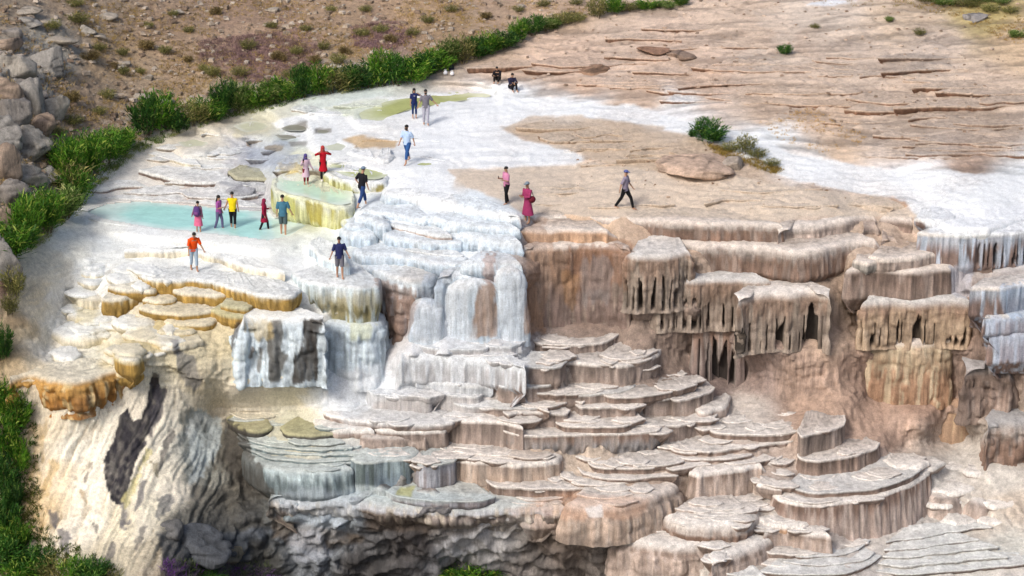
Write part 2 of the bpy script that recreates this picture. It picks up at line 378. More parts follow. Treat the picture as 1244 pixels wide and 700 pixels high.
('d',14,'tt','tw',[(646,410),(652,414),(664,417),(690,418),(716,417),(734,414),(748,409),(754,403)],dict(dep=1.5)),
('d',9,'w','gb',[(503,414),(510,419),(520,422),(540,424),(571,424),(589,423),(596,419)],{}),
('d',14,'w','tw',[(584,413),(592,419),(605,421),(620,421),(632,418),(640,414)],{}),
('d',5,'tt','tw',[(728,430),(745,435),(765,436),(785,432),(799,425)],{}),
('r',27,'tt','tw',[(640,436),(652,438),(670,439),(700,440),(730,442),(758,443),(775,440),(792,434),(801,426),(803,418)],dict(r=.08,flare=.05,dep=1.6,teeth=.2)),
('r',30,'w','wg2',[(480,448),(484,438),(492,433),(520,432),(560,434),(590,436),(612,438),(628,443),(640,446)],dict(r=.35,flare=.05,dep=2)),
('d',20,'w','tw',[(627,440),(632,445),(645,447),(660,447),(675,447),(684,445),(688,439)],{}),
('r',12,'w','lw',[(504,468),(506,463),(516,462),(529,463),(553,467),(581,468),(601,467)],dict(r=.12)),
('d',20,'w','tw',[(599,464),(606,469),(621,470),(650,469),(668,468),(681,465),(686,460)],{}),
('d',13,'w','tw',[(650,472),(656,477),(670,479),(700,480),(724,479),(752,477),(766,472),(772,466)],{}),
('d',8,'tt','bw',[(730,478),(738,482),(752,483),(781,481),(807,477),(827,472),(839,468),(844,462)],{}),
('d',21,'tt','tw',[(776,481),(783,485),(795,485),(813,483),(828,479),(837,473)],{}),
('d',21,'tt','tw',[(812,481),(820,485),(833,484),(853,480),(863,476),(867,470)],dict(dep=1.6)),
('r',12,'tt','pk',[(842,496),(850,500),(861,499),(875,495),(885,488),(886,480)],dict(r=.1)),
('d',17,'tt','tw',[(698,491),(704,495),(715,495),(740,494),(755,494),(770,495),(776,490)],{}),
('d',15,'tt','tw',[(636,482),(642,485),(670,486),(700,487),(708,489),(712,484)],{}),
('d',19,'w','gb',[(442,469),(446,475),(460,479),(480,481),(500,482),(521,483),(528,479)],{}),
('d',20,'w','tw',[(522,474),(530,478),(541,480),(561,481),(581,482),(587,478)],{}),
('d',15,'w','tw',[(549,484),(553,490),(565,492),(591,494),(621,496),(650,495),(658,491)],{}),
('d',6,'tt','bw',[(630,491),(640,494),(652,494),(661,498),(668,500)],{}),
('d',20,'tt','tw',[(612,500),(618,504),(630,502),(650,501),(670,501),(688,502),(694,497)],{}),
('r',7,'tt','tw',[(396,492),(391,498),(401,505),(434,510),(460,513),(490,515),(520,515),(541,514),(553,511),(555,504)],dict(r=.08,dep=1.5)),
('r',10,'tt','pk',[(376,506),(380,513),(390,517),(411,521),(431,522),(455,522)],dict(r=.15)),
('r',22,'tt','tw',[(455,519),(466,522),(490,522),(520,522),(541,521),(546,517)],dict(r=.12)),
('r',34,'tt','tw',[(536,503),(545,506),(555,509),(571,511),(601,512),(612,514),(635,518)],dict(r=.08)),
('r',14,'pk','pk',[(436,530),(450,532),(480,531),(510,530),(522,536)],dict(r=.2,lump=.1)),
('d',8,'tt','bw',[(674,512),(680,516),(692,518),(720,519),(752,518),(768,515)],{}),
('d',24,'tt','tw',[(752,515),(762,519),(781,519),(811,517),(841,513),(861,509),(873,503)],dict(flare=.04)),
('d',26,'tt','dr',[(604,518),(611,524),(625,527),(650,529),(690,529),(710,528),(740,527),(771,526),(797,523),(806,518)],dict(teeth=.5,dep=1.5)),
('d',5,'tt','bw',[(531,541),(537,546),(545,548),(561,550),(581,552),(601,553),(622,551),(630,546)],{}),
('r',30,'tt','or2',[(537,552),(553,556),(581,559),(609,562),(631,563),(650,562),(665,560),(678,557),(684,552)],dict(r=.15,flare=.05,lump=.06)),
('d',5,'pt','bw',[(618,553),(640,557),(660,555),(672,551)],{}),
('d',5,'tt','bw',[(811,541),(816,546),(830,549),(848,550)],{}),
('d',9,'tt','bw',[(824,536),(830,542),(840,546),(853,548),(873,547),(900,543),(930,539),(958,536),(975,533)],{}),
('d',9,'tt','bw',[(858,517),(863,523),(876,526),(900,527),(926,527),(950,526),(975,522),(991,517),(1000,512)],dict(dep=1.8)),
('d',25,'tt','tw',[(968,523),(974,529),(991,526),(1011,521),(1023,517),(1028,511),(1027,504)],dict(dep=1.6)),
('d',7,'tt','bw',[(799,547),(806,552),(820,555),(840,558),(861,558),(890,556),(914,551)],{}),
('d',8,'tt','bw',[(711,557),(717,564),(735,568),(755,569),(775,569),(795,567)],{}),
('d',5,'tt','bw',[(753,554),(762,560),(780,564),(800,565),(820,562),(833,559)],{}),
('d',6,'tt','bw',[(806,566),(818,570),(835,568),(850,565),(865,564)],{}),
('r',30,'tt','pk2',[(836,572),(848,576),(862,574),(877,572),(895,570),(910,566),(922,565),(930,570),(932,578)],dict(r=.12,flare=.12)),
('r',9,'tt','bw',[(925,558),(935,562),(950,561),(958,557)],{}),
('d',5,'tt','bw',[(700,567),(708,574),(730,580),(752,582),(777,581),(800,578),(825,577)],{}),
('d',4,'tt','bw',[(676,573),(688,580),(705,587),(730,589),(762,586),(790,582)],{}),
('d',13,'tt','bw',[(590,582),(597,588),(610,591),(640,593),(670,593),(700,592),(730,590),(756,588)],dict(dep=1.5)),
('d',4,'tt','bw',[(700,600),(720,604),(750,604),(770,600)],{}),
('R',40,'pt','or2',[(684,610),(700,614),(730,616),(755,614),(780,608),(800,601),(816,594),(826,586)],dict(r=.45,flare=.22,dep=1.8,lump=.07)),
('r',26,'tt','pk2',[(640,611),(656,613),(672,611),(686,609)],dict(r=.2,flare=.3,lump=.08)),
('d',20,'tt','bw',[(969,552),(976,557),(990,559),(1005,558),(1023,556),(1042,552),(1058,546),(1070,538)],dict(dep=1.6,flare=.15)),
('d',8,'w','bw',[(955,588),(963,593),(978,597),(1000,599),(1030,597),(1060,594),(1085,588),(1105,580),(1116,572),(1119,563)],dict(dep=2)),
('r',46,'tt','pf',[(938,600),(948,606),(962,610),(985,612),(1015,611),(1051,606),(1076,600),(1100,591),(1120,580),(1132,570)],dict(r=.1,flare=.14,dep=1.5)),
('r',8,'tt','tw',[(920,588),(935,592),(950,593)],{}),
('R',20,'tt','gb',[(803,624),(815,631),(835,636),(860,639),(890,638),(908,633),(920,624),(925,617)],dict(r=.5,flare=.05)),
('d',3,'tt','bw',[(850,616),(870,619),(892,618),(905,615)],{}),
('d',3,'tt','bw',[(842,623),(865,626),(890,625),(908,621)],{}),
('r',10,'tt','or_',[(915,629),(935,636),(960,638),(985,634),(1000,630)],dict(r=.15)),
('r',24,'tt','pk2',[(928,646),(945,642),(965,644),(990,648),(1010,650)],dict(r=.3,flare=.15)),
('R',26,'tt','pk2',[(744,650),(765,656),(790,661),(820,664),(850,662),(872,655)],dict(r=.5,flare=.2,lump=.2)),
('R',20,'tt','pk2',[(864,682),(880,676),(900,670),(922,662),(938,652)],dict(r=.5,flare=.3)),
('d',5,'w','db',[(934,665),(940,670),(955,674),(980,676),(1005,675),(1030,671),(1046,664),(1058,656)],{}),
('d',4,'w','db',[(950,682),(975,685),(1000,686),(1030,683),(1050,679),(1062,670)],{}),
('d',6,'w','bw',[(920,694),(950,697),(985,698),(1020,697),(1044,690),(1060,682),(1071,674)],{}),
('d',5,'w','bw',[(860,692),(880,697),(905,699),(930,699)],{}),
('d',4,'w','db',[(1076,658),(1092,655),(1120,652),(1150,646),(1180,642),(1206,640)],dict(fl=.1)),
('d',4,'w','db',[(1074,667),(1098,666),(1125,664),(1150,659),(1190,655)],{}),
('d',4,'w','gy',[(1072,675),(1100,676),(1130,673),(1170,668),(1215,664)],{}),
('d',4,'w','gy',[(1066,684),(1095,687),(1130,684),(1175,680),(1225,676)],{}),
('d',4,'w','db',[(1062,693),(1085,696),(1110,697),(1140,694),(1190,690),(1244,684),(1280,680)],{}),
('R',9,'tt','pk',[(1132,590),(1145,585),(1165,583),(1182,586),(1190,592)],dict(r=.4,flare=.4)),
('R',26,'tt','pk',[(1124,610),(1134,601),(1150,598),(1166,601),(1172,611)],dict(r=.6,flare=.3)),
('R',16,'tt','pk',[(1170,615),(1182,608),(1196,609),(1206,616),(1208,624)],dict(r=.5,flare=.4)),
# --- lower left: olive and teal basins
('d',3,'cr','gy',[(262,489),(272,495),(296,500),(330,502),(355,501),(364,496)],{}),
('d',4,'cr','gy',[(277,501),(296,508),(312,507),(335,505)],{}),
('r',9,'ol','dk',[(274,506),(281,513),(292,519),(310,523),(324,522),(332,517)],dict(r=.08)),
('r',8,'ol','dk',[(340,518),(346,525),(361,527),(387,527),(417,524),(430,520)],dict(r=.08)),
('d',4,'te','dk',[(345,531),(356,536),(375,539),(400,540),(420,537)],{}),
('d',4,'te','tg',[(287,523),(300,533),(325,540),(355,544),(390,546),(430,543)],{}),
('d',4,'te','tg',[(288,530),(304,541),(330,548),(365,551),(400,552),(440,550)],{}),
('d',4,'te','tg',[(292,538),(308,549),(330,556),(365,560),(400,560),(432,557),(450,553)],{}),
('r',30,'te','tg2',[(296,545),(303,557),(320,565),(342,570),(371,573),(401,572),(429,567)],dict(r=.3,flare=.08,dep=1.6)),
('r',40,'te','tg3',[(424,556),(432,560),(450,560),(470,559),(490,557),(503,553),(508,546)],dict(r=.08,dep=1.5)),
('d',4,'te','tg',[(440,548),(460,551),(480,548),(496,543)],{}),
('d',28,'te','gp',[(501,558),(507,564),(521,565),(541,563),(553,561),(557,556)],{}),
('d',8,'te','gp',[(466,596),(480,602),(500,605),(521,607),(551,608),(581,607),(603,603)],dict(dep=1.6)),
('r',22,'te','ug',[(325,603),(340,600),(380,603),(430,606),(470,611),(510,613),(560,614),(610,613),(650,614),(690,614)],dict(r=.45,flare=.0,lump=.3,dep=1.6,und=.3)),
]
WALLMIX = {}     # colours of walls that are stained in more than one colour: (upper, lower, streak)
WALLMIX.update(wx=((206,220,232),(184,200,214),(222,232,240)), ww=((215,226,230),(150,146,112),(206,222,228)), oo=((196,152,86),(170,120,60),(222,200,150)), yy=((228,232,212),(208,210,158),(172,166,84)), yo=((224,222,190),(206,180,110),(216,200,140)),
  gw=((196,206,212),(140,116,102),(190,200,208)), gb=((178,168,160),(136,112,98),(150,134,124)), ws=((186,192,202),(140,120,112),(196,212,230)), cw=((150,124,106),(134,116,108),(166,150,138)),
  gw2=((150,128,112),(150,136,124),(172,158,144)), gw3=((150,126,112),(140,124,118),(168,156,148)), tw2=((150,126,108),(182,160,136),(170,148,126)), cd=((196,174,146),(170,136,110),(206,190,162)),
  od=((174,140,116),(188,158,132),(200,178,146)), wg2=((206,210,212),(138,124,118),(214,220,226)), dr=((138,118,106),(150,147,147),(164,152,144)), or2=((164,148,136),(186,166,150),(182,168,156)),
  pk2=((146,128,116),(184,166,154),(194,178,168)), pf=((136,114,102),(186,168,158),(200,184,174)), tg2=((186,202,206),(112,126,130),(150,166,170)), tg3=((150,166,172),(118,132,142),(92,104,100)), gp=((158,158,166),(150,144,146),(190,194,204)),
  ug=((190,192,196),(140,130,124),(206,196,180)))
# pools of standing water
POOLS = [
 ('turquoise', [(102,258),(130,247),(170,244),(202,246),(231,249),(261,251),(291,254),(327,256),(333,263),(352,267),(376,272),(368,279),(352,288),(326,294),(300,290.5),(261,286),(231,282.5),(199,280),(160,274),(125,267)], -0.0),
 ('mint', [(336,221),(345,217),(368,214),(392,220),(412,226),(424,232),(424,243),(405,246),(385,242),(360,236),(340,231)], None),
 ('olive', [(403,202),(418,197),(440,198),(458,203),(468,211),(455,216),(430,214),(412,209)], None),
 ('olive', [(433,139),(440,146),(465,146),(481,139),(505,132),(545,125),(596,117),(570,112),(520,113),(480,120),(452,130)], None),
 ('grey', [(341,156),(352,152),(372,151),(378,156),(366,159),(350,159)], None),
 ('grey', [(381,157),(392,155),(404,158),(398,162),(386,162)], None),
 ('grey', [(334,164),(350,162),(367,165),(360,169),(342,169)], None),
 ('pale', [(283,153),(300,148),(322,148),(330,154),(316,160),(296,160)], None),
 ('pale', [(215,172),(236,168),(254,172),(246,179),(226,180)], None),
 ('pale', [(390,176),(410,171),(424,176),(415,184),(398,184)], None),
 ('olive', [(500,200),(512,195),(533,195),(533,201),(515,204)], None),
]

def catmull(p, n):
    p = np.asarray(p, float)
    q = np.vstack([2 * p[0] - p[1], p, 2 * p[-1] - p[-2]])
    seg = np.linalg.norm(np.diff(p, axis=0), axis=1) ** 0.8
    cum = np.r_[0, np.cumsum(seg)]; t = np.linspace(0, cum[-1], n)
    k = np.clip(np.searchsorted(cum, t, side='right') - 1, 0, len(p) - 2)
    u = ((t - cum[k]) / seg[k])[:, None]
    a, b, c, d = q[k], q[k + 1], q[k + 2], q[k + 3]
    return 0.5 * (2 * b + (c - a) * u + (2 * a - 5 * b + 4 * c - d) * u ** 2 + (3 * b - a - 3 * c + d) * u ** 3)
def pxpm(px, py, z):        # picture pixels per metre of height there
    P = unproj(px, py, z)
    r = P - CAM
    return FPX * CP / (r[..., 1] * CP - r[..., 2] * SP)

# ---- heights of the terraces: every riser stands on the top of the terrace below it
Zg = RBF(ZP + ZG)
nT = len(TER)
rimc = [catmull(t[4], 60) for t in TER]
con = []
zprior = np.array([float(np.mean(Zg(c[10:50, 0], c[10:50, 1]))) for c in rimc])
for i in range(nT):
    h = TER[i][1]
    for s in range(6, 56, 4):
        x, y = rimc[i][s]
        best = None
        for j in range(nT):
            if j == i: continue
            c = rimc[j]
            if not (c[:, 0].min() < x < c[:, 0].max()): continue
            k = int(np.argmin(np.abs(c[:, 0] - x))); gap = c[k, 1] - (y + h)
            if abs(c[k, 0] - x) > 6: continue
            if -5 < gap < 30 and c[k, 1] > y + 2 and (best is None or gap < best[0]): best = (gap, j)
        if best: con.append((i, best[1], h / 26.6))
zt = zprior.copy()
for it in range(14):
    A = np.zeros((len(con) + 2 * nT, nT)); B = np.zeros(len(con) + 2 * nT)
    for m, (i, j, H) in enumerate(con):
        r = zt[i] - zt[j] - H
        w = 1 / math.sqrt(.12 + abs(r)) * (1.8 if r > 0 else 1) if it else 1
        A[m, i] = w; A[m, j] = -w; B[m] = H * w
    for i in range(nT):
        A[len(con) + i, i] = .3; B[len(con) + i] = .3 * zprior[i]
        if 'z' in TER[i][5]: A[len(con) + nT + i, i] = 50; B[len(con) + nT + i] = 50 * TER[i][5]['z']
    zt = np.linalg.lstsq(A, B, rcond=None)[0]
for i in range(nT): zt[i] += TER[i][5].get('dz', 0)
# ---- ground heights: a little behind the terraces, exact elsewhere
zp2 = []
covered = []
for i in range(nT):
    c = rimc[i]; h = TER[i][1]; k = pxpm(622, 350, 0)
    off = 0.15 if TER[i][5].get('flat') else (0.12 if c[30, 0] < 400 and c[30, 1] < 470 and c[30, 0] < 300 else (.1 if h < 12 else (.16 if h < 30 else .3)))
    for s in (4, 30, 55) if (c[-1, 0] - c[0, 0]) < 70 else (4, 18, 30, 42, 55):
        zp2.append((c[s, 0], c[s, 1], zt[i] - off))
        if h > 9: zp2.append((c[s, 0], c[s, 1] + h, zt[i] - h / k - (off if h < 40 else .02)))
        if h >= 40 and c[30, 0] > 480: zp2.append((c[s, 0], c[s, 1] + h * .8, zt[i] - h * .8 / k - .4))
        if h > 60: zp2.append((c[s, 0], c[s, 1] + h / 2, zt[i] - h / 2 / k - off))
    covered.append((c[:, 0].min() - 4, c[:, 0].max() + 4, c[:, 1].min() - 4, c[:, 1].max() + h + 4))
manual = []
for p in ZP:
    if not any(a < p[0] < b and c < p[1] < d for a, b, c, d in covered): manual.append(p)
Zground = RBF(manual + zp2, lam=6.0)

# ------------------------------------------------------------------ surface colour of the ground (what the stone and soil are), by place
# x, y, colour, lumps, ledges, grain
CP_ = [
# hillside
(0,0,(160,144,124),.3,.3,1),(100,10,(170,150,127),.3,.3,1),(60,60,(168,162,150),.5,.3,1),(140,80,(178,154,124),.35,.2,1),(200,40,(162,138,114),.3,.2,1),(300,15,(160,136,116),.2,.2,1),(260,70,(170,148,122),.25,.2,1),(230,95,(176,152,124),.2,.2,1),
(400,20,(170,146,122),.2,.2,1),(500,15,(178,152,124),.2,.2,1),(600,10,(187,165,143),.2,.2,1),(430,50,(175,150,118),.2,.2,1),(350,55,(150,124,112),.2,.2,1),(300,70,(142,116,110),.25,.2,1),(470,45,(146,122,112),.2,.2,1),(550,40,(160,136,108),.2,.2,1),(700,8,(190,167,145),.2,.2,1),
(180,110,(170,150,126),.3,.2,1),(100,130,(164,142,118),.4,.2,1),(30,120,(160,158,152),.9,.4,1),(20,160,(140,136,132),1,.4,1),(60,180,(156,140,122),.6,.2,1),(20,220,(150,142,134),.8,.3,1),(40,200,(150,138,124),.5,.2,1),(10,260,(140,128,114),.8,.2,1),(2,340,(120,98,84),.6,.2,1),(20,390,(190,165,130),.3,.1,.8),(8,430,(150,130,95),.4,.1,1),
(60,270,(180,165,140),.2,.1,.7),(150,175,(186,164,140),.2,.1,.7),(260,140,(196,182,160),.2,.1,.6),
# right dry plateau
(760,30,(204,183,165),.15,.8,.8),(900,20,(200,180,162),.15,.7,.9),(1000,8,(211,196,181),.1,.5,.8),(1100,20,(198,179,158),.15,.6,.9),(1200,10,(176,160,110),.2,.3,1),(1240,50,(200,176,147),.2,.5,1),
(660,60,(205,181,162),.1,.9,.7),(620,85,(199,176,156),.1,1,.8),(700,80,(204,180,161),.1,1,.8),(800,70,(204,181,163),.15,.9,.9),(850,100,(204,180,161),.2,.8,.9),(700,105,(204,179,159),.1,.8,.8),(780,115,(206,182,162),.1,.6,.8),
(950,60,(200,180,163),.3,.7,1),(1050,80,(194,177,162),.4,.7,1),(1130,60,(195,179,165),.3,.8,1),(1100,120,(200,180,162),.3,.9,1),(1200,110,(195,176,159),.2,1,1),(1000,140,(198,175,154),.4,.8,1),(930,130,(200,178,158),.4,.6,1),(1200,160,(193,174,157),.2,1.1,1),(1100,170,(194,176,160),.2,1,1),(1020,185,(204,181,158),.2,.8,.9),(1180,205,(176,154,138),.2,1,1),
(760,150,(200,178,157),.35,.6,1),(700,160,(201,182,163),.4,.6,1),(850,190,(186,156,130),.4,.5,1),(900,210,(186,168,150),.3,.6,.9),(640,165,(200,181,162),.3,.5,.9),(780,200,(206,184,160),.15,.5,.8),
(640,205,(214,192,168),.08,.3,.6),(700,225,(216,192,168),.08,.4,.6),(800,235,(208,184,162),.1,.5,.7),(900,240,(200,180,162),.1,.6,.8),(1000,235,(200,182,166),.15,.6,.8),(700,250,(216,188,160),.08,.4,.6),(820,255,(212,182,156),.1,.4,.7),(1080,235,(202,176,154),.1,.5,.7),(1050,255,(196,176,158),.2,.4,.8),(600,220,(220,206,190),.06,.3,.5),(570,210,(214,200,184),.06,.3,.5),
# white sheets
(620,125,(228,234,238),.06,.25,.35),(540,170,(230,235,240),.06,.25,.3),(580,190,(228,232,236),.06,.3,.3),(700,135,(226,232,236),.08,.3,.4),(820,135,(220,220,220),.08,.3,.5),(930,165,(228,232,234),.08,.3,.4),(1000,205,(232,236,238),.06,.3,.35),(1100,220,(232,236,240),.06,.3,.3),(1200,235,(232,238,242),.06,.3,.3),(1244,225,(232,238,242),.06,.3,.3),(1200,250,(230,236,242),.1,.3,.3),(650,190,(228,230,232),.06,.3,.4),
(520,235,(222,232,242),.06,.2,.3),(580,240,(222,232,240),.06,.2,.3),(500,255,(222,230,238),.06,.2,.3),(600,265,(220,230,238),.06,.2,.3),(560,300,(224,231,237),.06,.2,.3),(440,260,(222,230,236),.06,.2,.3),(450,320,(214,222,228),.08,.2,.3),
(400,130,(216,226,222),.06,.2,.35),(320,145,(214,212,192),.06,.2,.4),(250,165,(222,216,200),.08,.3,.5),(440,120,(212,224,222),.06,.2,.35),(360,170,(206,216,216),.1,.3,.5),(330,190,(196,204,210),.15,.3,.6),(300,185,(180,184,192),.2,.3,.7),(250,195,(228,228,222),.08,.3,.5),(200,195,(232,226,214),.06,.3,.5),(160,215,(234,230,222),.05,.4,.5),(280,200,(206,206,208),.15,.3,.6),(300,235,(200,200,204),.25,.3,.6),(240,232,(214,204,196),.1,.5,.6),(130,240,(236,232,224),.05,.3,.5),
(420,160,(214,218,210),.06,.2,.4),(460,175,(216,196,160),.08,.2,.5),(410,190,(226,226,200),.08,.2,.4),(360,190,(226,228,206),.1,.2,.4),(500,205,(226,232,228),.05,.2,.3),(380,250,(220,224,190),.05,.1,.3),
(90,285,(232,234,226),.05,.2,.5),(130,300,(236,240,238),.05,.3,.35),(180,290,(236,240,240),.05,.3,.3),(230,295,(236,240,238),.05,.2,.3),(300,305,(236,240,238),.05,.2,.3),(380,325,(236,240,240),.05,.2,.3),(400,300,(230,236,230),.05,.2,.3),(300,335,(236,236,228),.05,.2,.3),(240,325,(236,240,238),.05,.2,.3),
# left flowstone
(42,318,(222,214,196),.1,.3,.7),(72,355,(236,234,226),.2,.5,.5),(62,385,(232,228,216),.3,.5,.6),(84,285,(234,234,226),.06,.2,.4),(48,372,(222,212,190),.3,.3,.7),(58,412,(232,226,210),.4,.4,.6),(48,440,(222,208,180),.4,.3,.7),
(112,262,(234,236,230),.05,.2,.4),(84,300,(232,232,222),.08,.3,.5),(66,322,(226,222,206),.1,.4,.6),(50,345,(220,210,188),.2,.4,.7),(130,222,(232,228,220),.05,.3,.5),(156,195,(226,218,204),.05,.3,.5),(330,128,(218,220,208),.05,.2,.4),(200,176,(222,214,196),.05,.3,.5),
(150,470,(240,232,214),.4,.3,.5),(210,600,(240,232,214),.4,.2,.5),(170,640,(236,228,208),.4,.2,.5),(220,485,(236,228,208),.4,.3,.5),
(60,320,(226,218,198),.1,.5,.7),(110,330,(236,240,238),.12,1,.45),(100,360,(238,240,238),.3,.9,.5),(70,390,(234,234,226),.35,.7,.5),(120,400,(236,236,224),.4,.7,.5),(60,430,(234,234,228),.5,.4,.5),(120,430,(234,232,216),.5,.4,.5),(170,410,(226,214,180),.4,.6,.6),(200,400,(206,190,146),.3,.6,.6),(30,440,(206,182,144),.3,.3,.8),(28,400,(206,188,156),.3,.3,.8),(45,350,(214,200,172),.2,.3,.8),
(220,440,(226,216,184),.5,.4,.6),(190,460,(232,226,204),.6,.3,.6),(240,465,(220,208,180),.6,.3,.6),(300,440,(222,214,190),.3,.3,.5),(270,420,(216,204,170),.4,.4,.6),(310,485,(234,226,208),.15,.3,.5),(360,490,(232,226,206),.12,.3,.5),(400,480,(230,236,238),.15,.3,.4),(440,460,(222,230,238),.2,.3,.4),(470,440,(214,212,212),.2,.3,.5),(250,490,(230,218,194),.3,.3,.6),(350,515,(206,204,182),.15,.3,.6),
(60,520,(246,232,206),.5,.3,.7),(100,540,(254,248,232),.6,.3,.6),(140,520,(250,242,222),.5,.3,.6),(60,580,(246,228,198),.5,.3,.7),(110,590,(255,248,230),.7,.3,.7),(100,640,(250,242,224),.7,.3,.8),(50,620,(230,206,166),.6,.3,.9),(170,500,(246,236,216),.6,.3,.7),(215,520,(252,244,224),.6,.3,.7),(200,570,(246,238,218),.7,.3,.7),(190,620,(246,238,214),.7,.3,.7),(150,640,(240,230,202),.7,.3,.8),(140,680,(214,204,180),.7,.3,.9),(190,670,(196,186,164),.8,.3,.9),(200,690,(160,150,136),.9,.2,1),
(235,540,(190,196,190),.5,.3,.8),(245,580,(150,150,140),.8,.2,1),(225,640,(120,118,110),.9,.2,1),(250,650,(84,90,96),.9,.1,1),(280,600,(110,106,96),1,.2,1),(280,560,(96,92,82),.8,.2,1),(265,530,(110,106,94),.6,.2,1),(310,640,(92,98,106),1.2,.1,1),(340,620,(150,162,168),1,.1,1),(310,680,(84,84,80),1,.1,1),
(400,640,(176,186,196),1.2,.2,1),(450,650,(112,112,114),1.3,.2,1),(500,660,(96,92,92),1.3,.2,1),(380,670,(140,146,152),1.4,.2,1),(440,690,(92,90,90),1.3,.1,1),(550,670,(176,180,188),1.3,.2,1),(600,650,(190,190,192),1.2,.2,1),(640,680,(140,134,130),1.2,.2,1),(560,690,(100,98,98),1.2,.1,1),(680,660,(136,124,116),.9,.2,1),(740,680,(150,142,136),1,.2,1),(700,640,(176,158,145),.6,.2,1),
# centre wall foot and the cascade
(560,390,(201,204,208),.1,.1,.6),(520,350,(170,156,147),.1,.1,.8),(700,360,(144,124,112),.15,.1,1),(640,350,(167,144,129),.15,.1,1),(600,440,(181,172,166),.1,.2,.8),(820,430,(154,136,124),.2,.1,1),(860,460,(151,133,125),.25,.1,1),(920,460,(158,139,130),.3,.1,1),(880,440,(148,129,120),.3,.1,1),(980,460,(171,148,133),.3,.1,.9),(1020,420,(183,160,142),.25,.1,.8),(1020,360,(173,152,134),.2,.1,.8),(1000,500,(182,156,138),.2,.1,.8),(1050,500,(191,163,145),.2,.1,.8),(1080,530,(192,165,148),.2,.1,.8),(1110,480,(171,143,126),.2,.1,.9),(1200,430,(158,138,126),.2,.1,1),(1040,440,(180,153,136),.25,.1,.9),(1100,300,(193,172,154),.15,.2,.8),(1180,400,(157,135,121),.2,.1,1),
(700,500,(188,172,158),.1,.2,.9),(600,580,(187,168,151),.1,.2,.9),(800,530,(187,174,162),.1,.3,.9),(900,500,(207,198,190),.1,.4,.8),(900,580,(189,172,160),.15,.4,.9),(800,610,(184,164,149),.2,.2,.9),(730,560,(195,180,165),.1,.2,.9),(1000,620,(189,172,162),.1,.3,.9),
(790,650,(183,170,158),.4,.2,.9),(850,680,(207,200,192),.3,.3,.9),(920,650,(200,190,179),.3,.4,.9),(960,630,(207,199,190),.2,.5,.9),(1100,650,(213,207,200),.2,.6,.8),(1180,600,(213,205,195),.4,.3,.8),(1220,580,(215,209,200),.3,.3,.7),(1160,575,(208,203,196),.3,.3,.8),(1230,620,(215,201,185),.4,.3,.8),(1200,640,(212,203,191),.4,.3,.8),(1150,660,(208,205,198),.1,.7,.8),(1220,665,(216,215,207),.1,.6,.7),(1160,690,(214,211,204),.1,.6,.7),(1240,695,(215,209,202),.1,.6,.7),(1000,690,(207,200,194),.2,.6,.8),(1100,560,(199,186,174),.2,.3,.8),(1244,540,(148,132,118),.2,.1,1),
(-300,100,(170,152,127),.3,.2,1),(1600,100,(198,179,161),.3,.6,1),(1500,260,(228,232,234),.1,.3,.4),(1500,450,(158,138,125),.2,.2,1),(1500,640,(207,199,190),.2,.4,.8),(-300,500,(190,170,140),.3,.2,1),(300,900,(120,112,100),1,.2,1),(1000,900,(201,192,183),.3,.4,.8),
]
_cp = np.array([(c[0], c[1]) for c in CP_], float)
_cv = np.array([list(lin(c[2]) * ALB) + [c[3], c[4], c[5]] for c in CP_], float)
GX = np.arange(-700, 2000, 6.0); GY = np.arange(-600, 1300, 6.0)
_gx, _gy = np.meshgrid(GX, GY)
_num = np.zeros(_gx.shape + (6,)); _den = np.zeros(_gx.shape)
for k in range(len(_cp)):
    w = 1.0 / (((_gx - _cp[k, 0]) ** 2 + ((_gy - _cp[k, 1]) * 1.25) ** 2) + 60.0) ** 2.2
    _num += w[..., None] * _cv[k]; _den += w
CMAP = _num / _den[..., None]
def gmap(x, y):
    x = np.clip((np.asarray(x) - GX[0]) / 6.0, 0, len(GX) - 1.001); y = np.clip((np.asarray(y) - GY[0]) / 6.0, 0, len(GY) - 1.001)
    i = x.astype(int); j = y.astype(int); u = (x - i)[..., None]; v = (y - j)[..., None]
    return (CMAP[j, i] * (1 - u) + CMAP[j, i + 1] * u) * (1 - v) + (CMAP[j + 1, i] * (1 - u) + CMAP[j + 1, i + 1] * u) * v

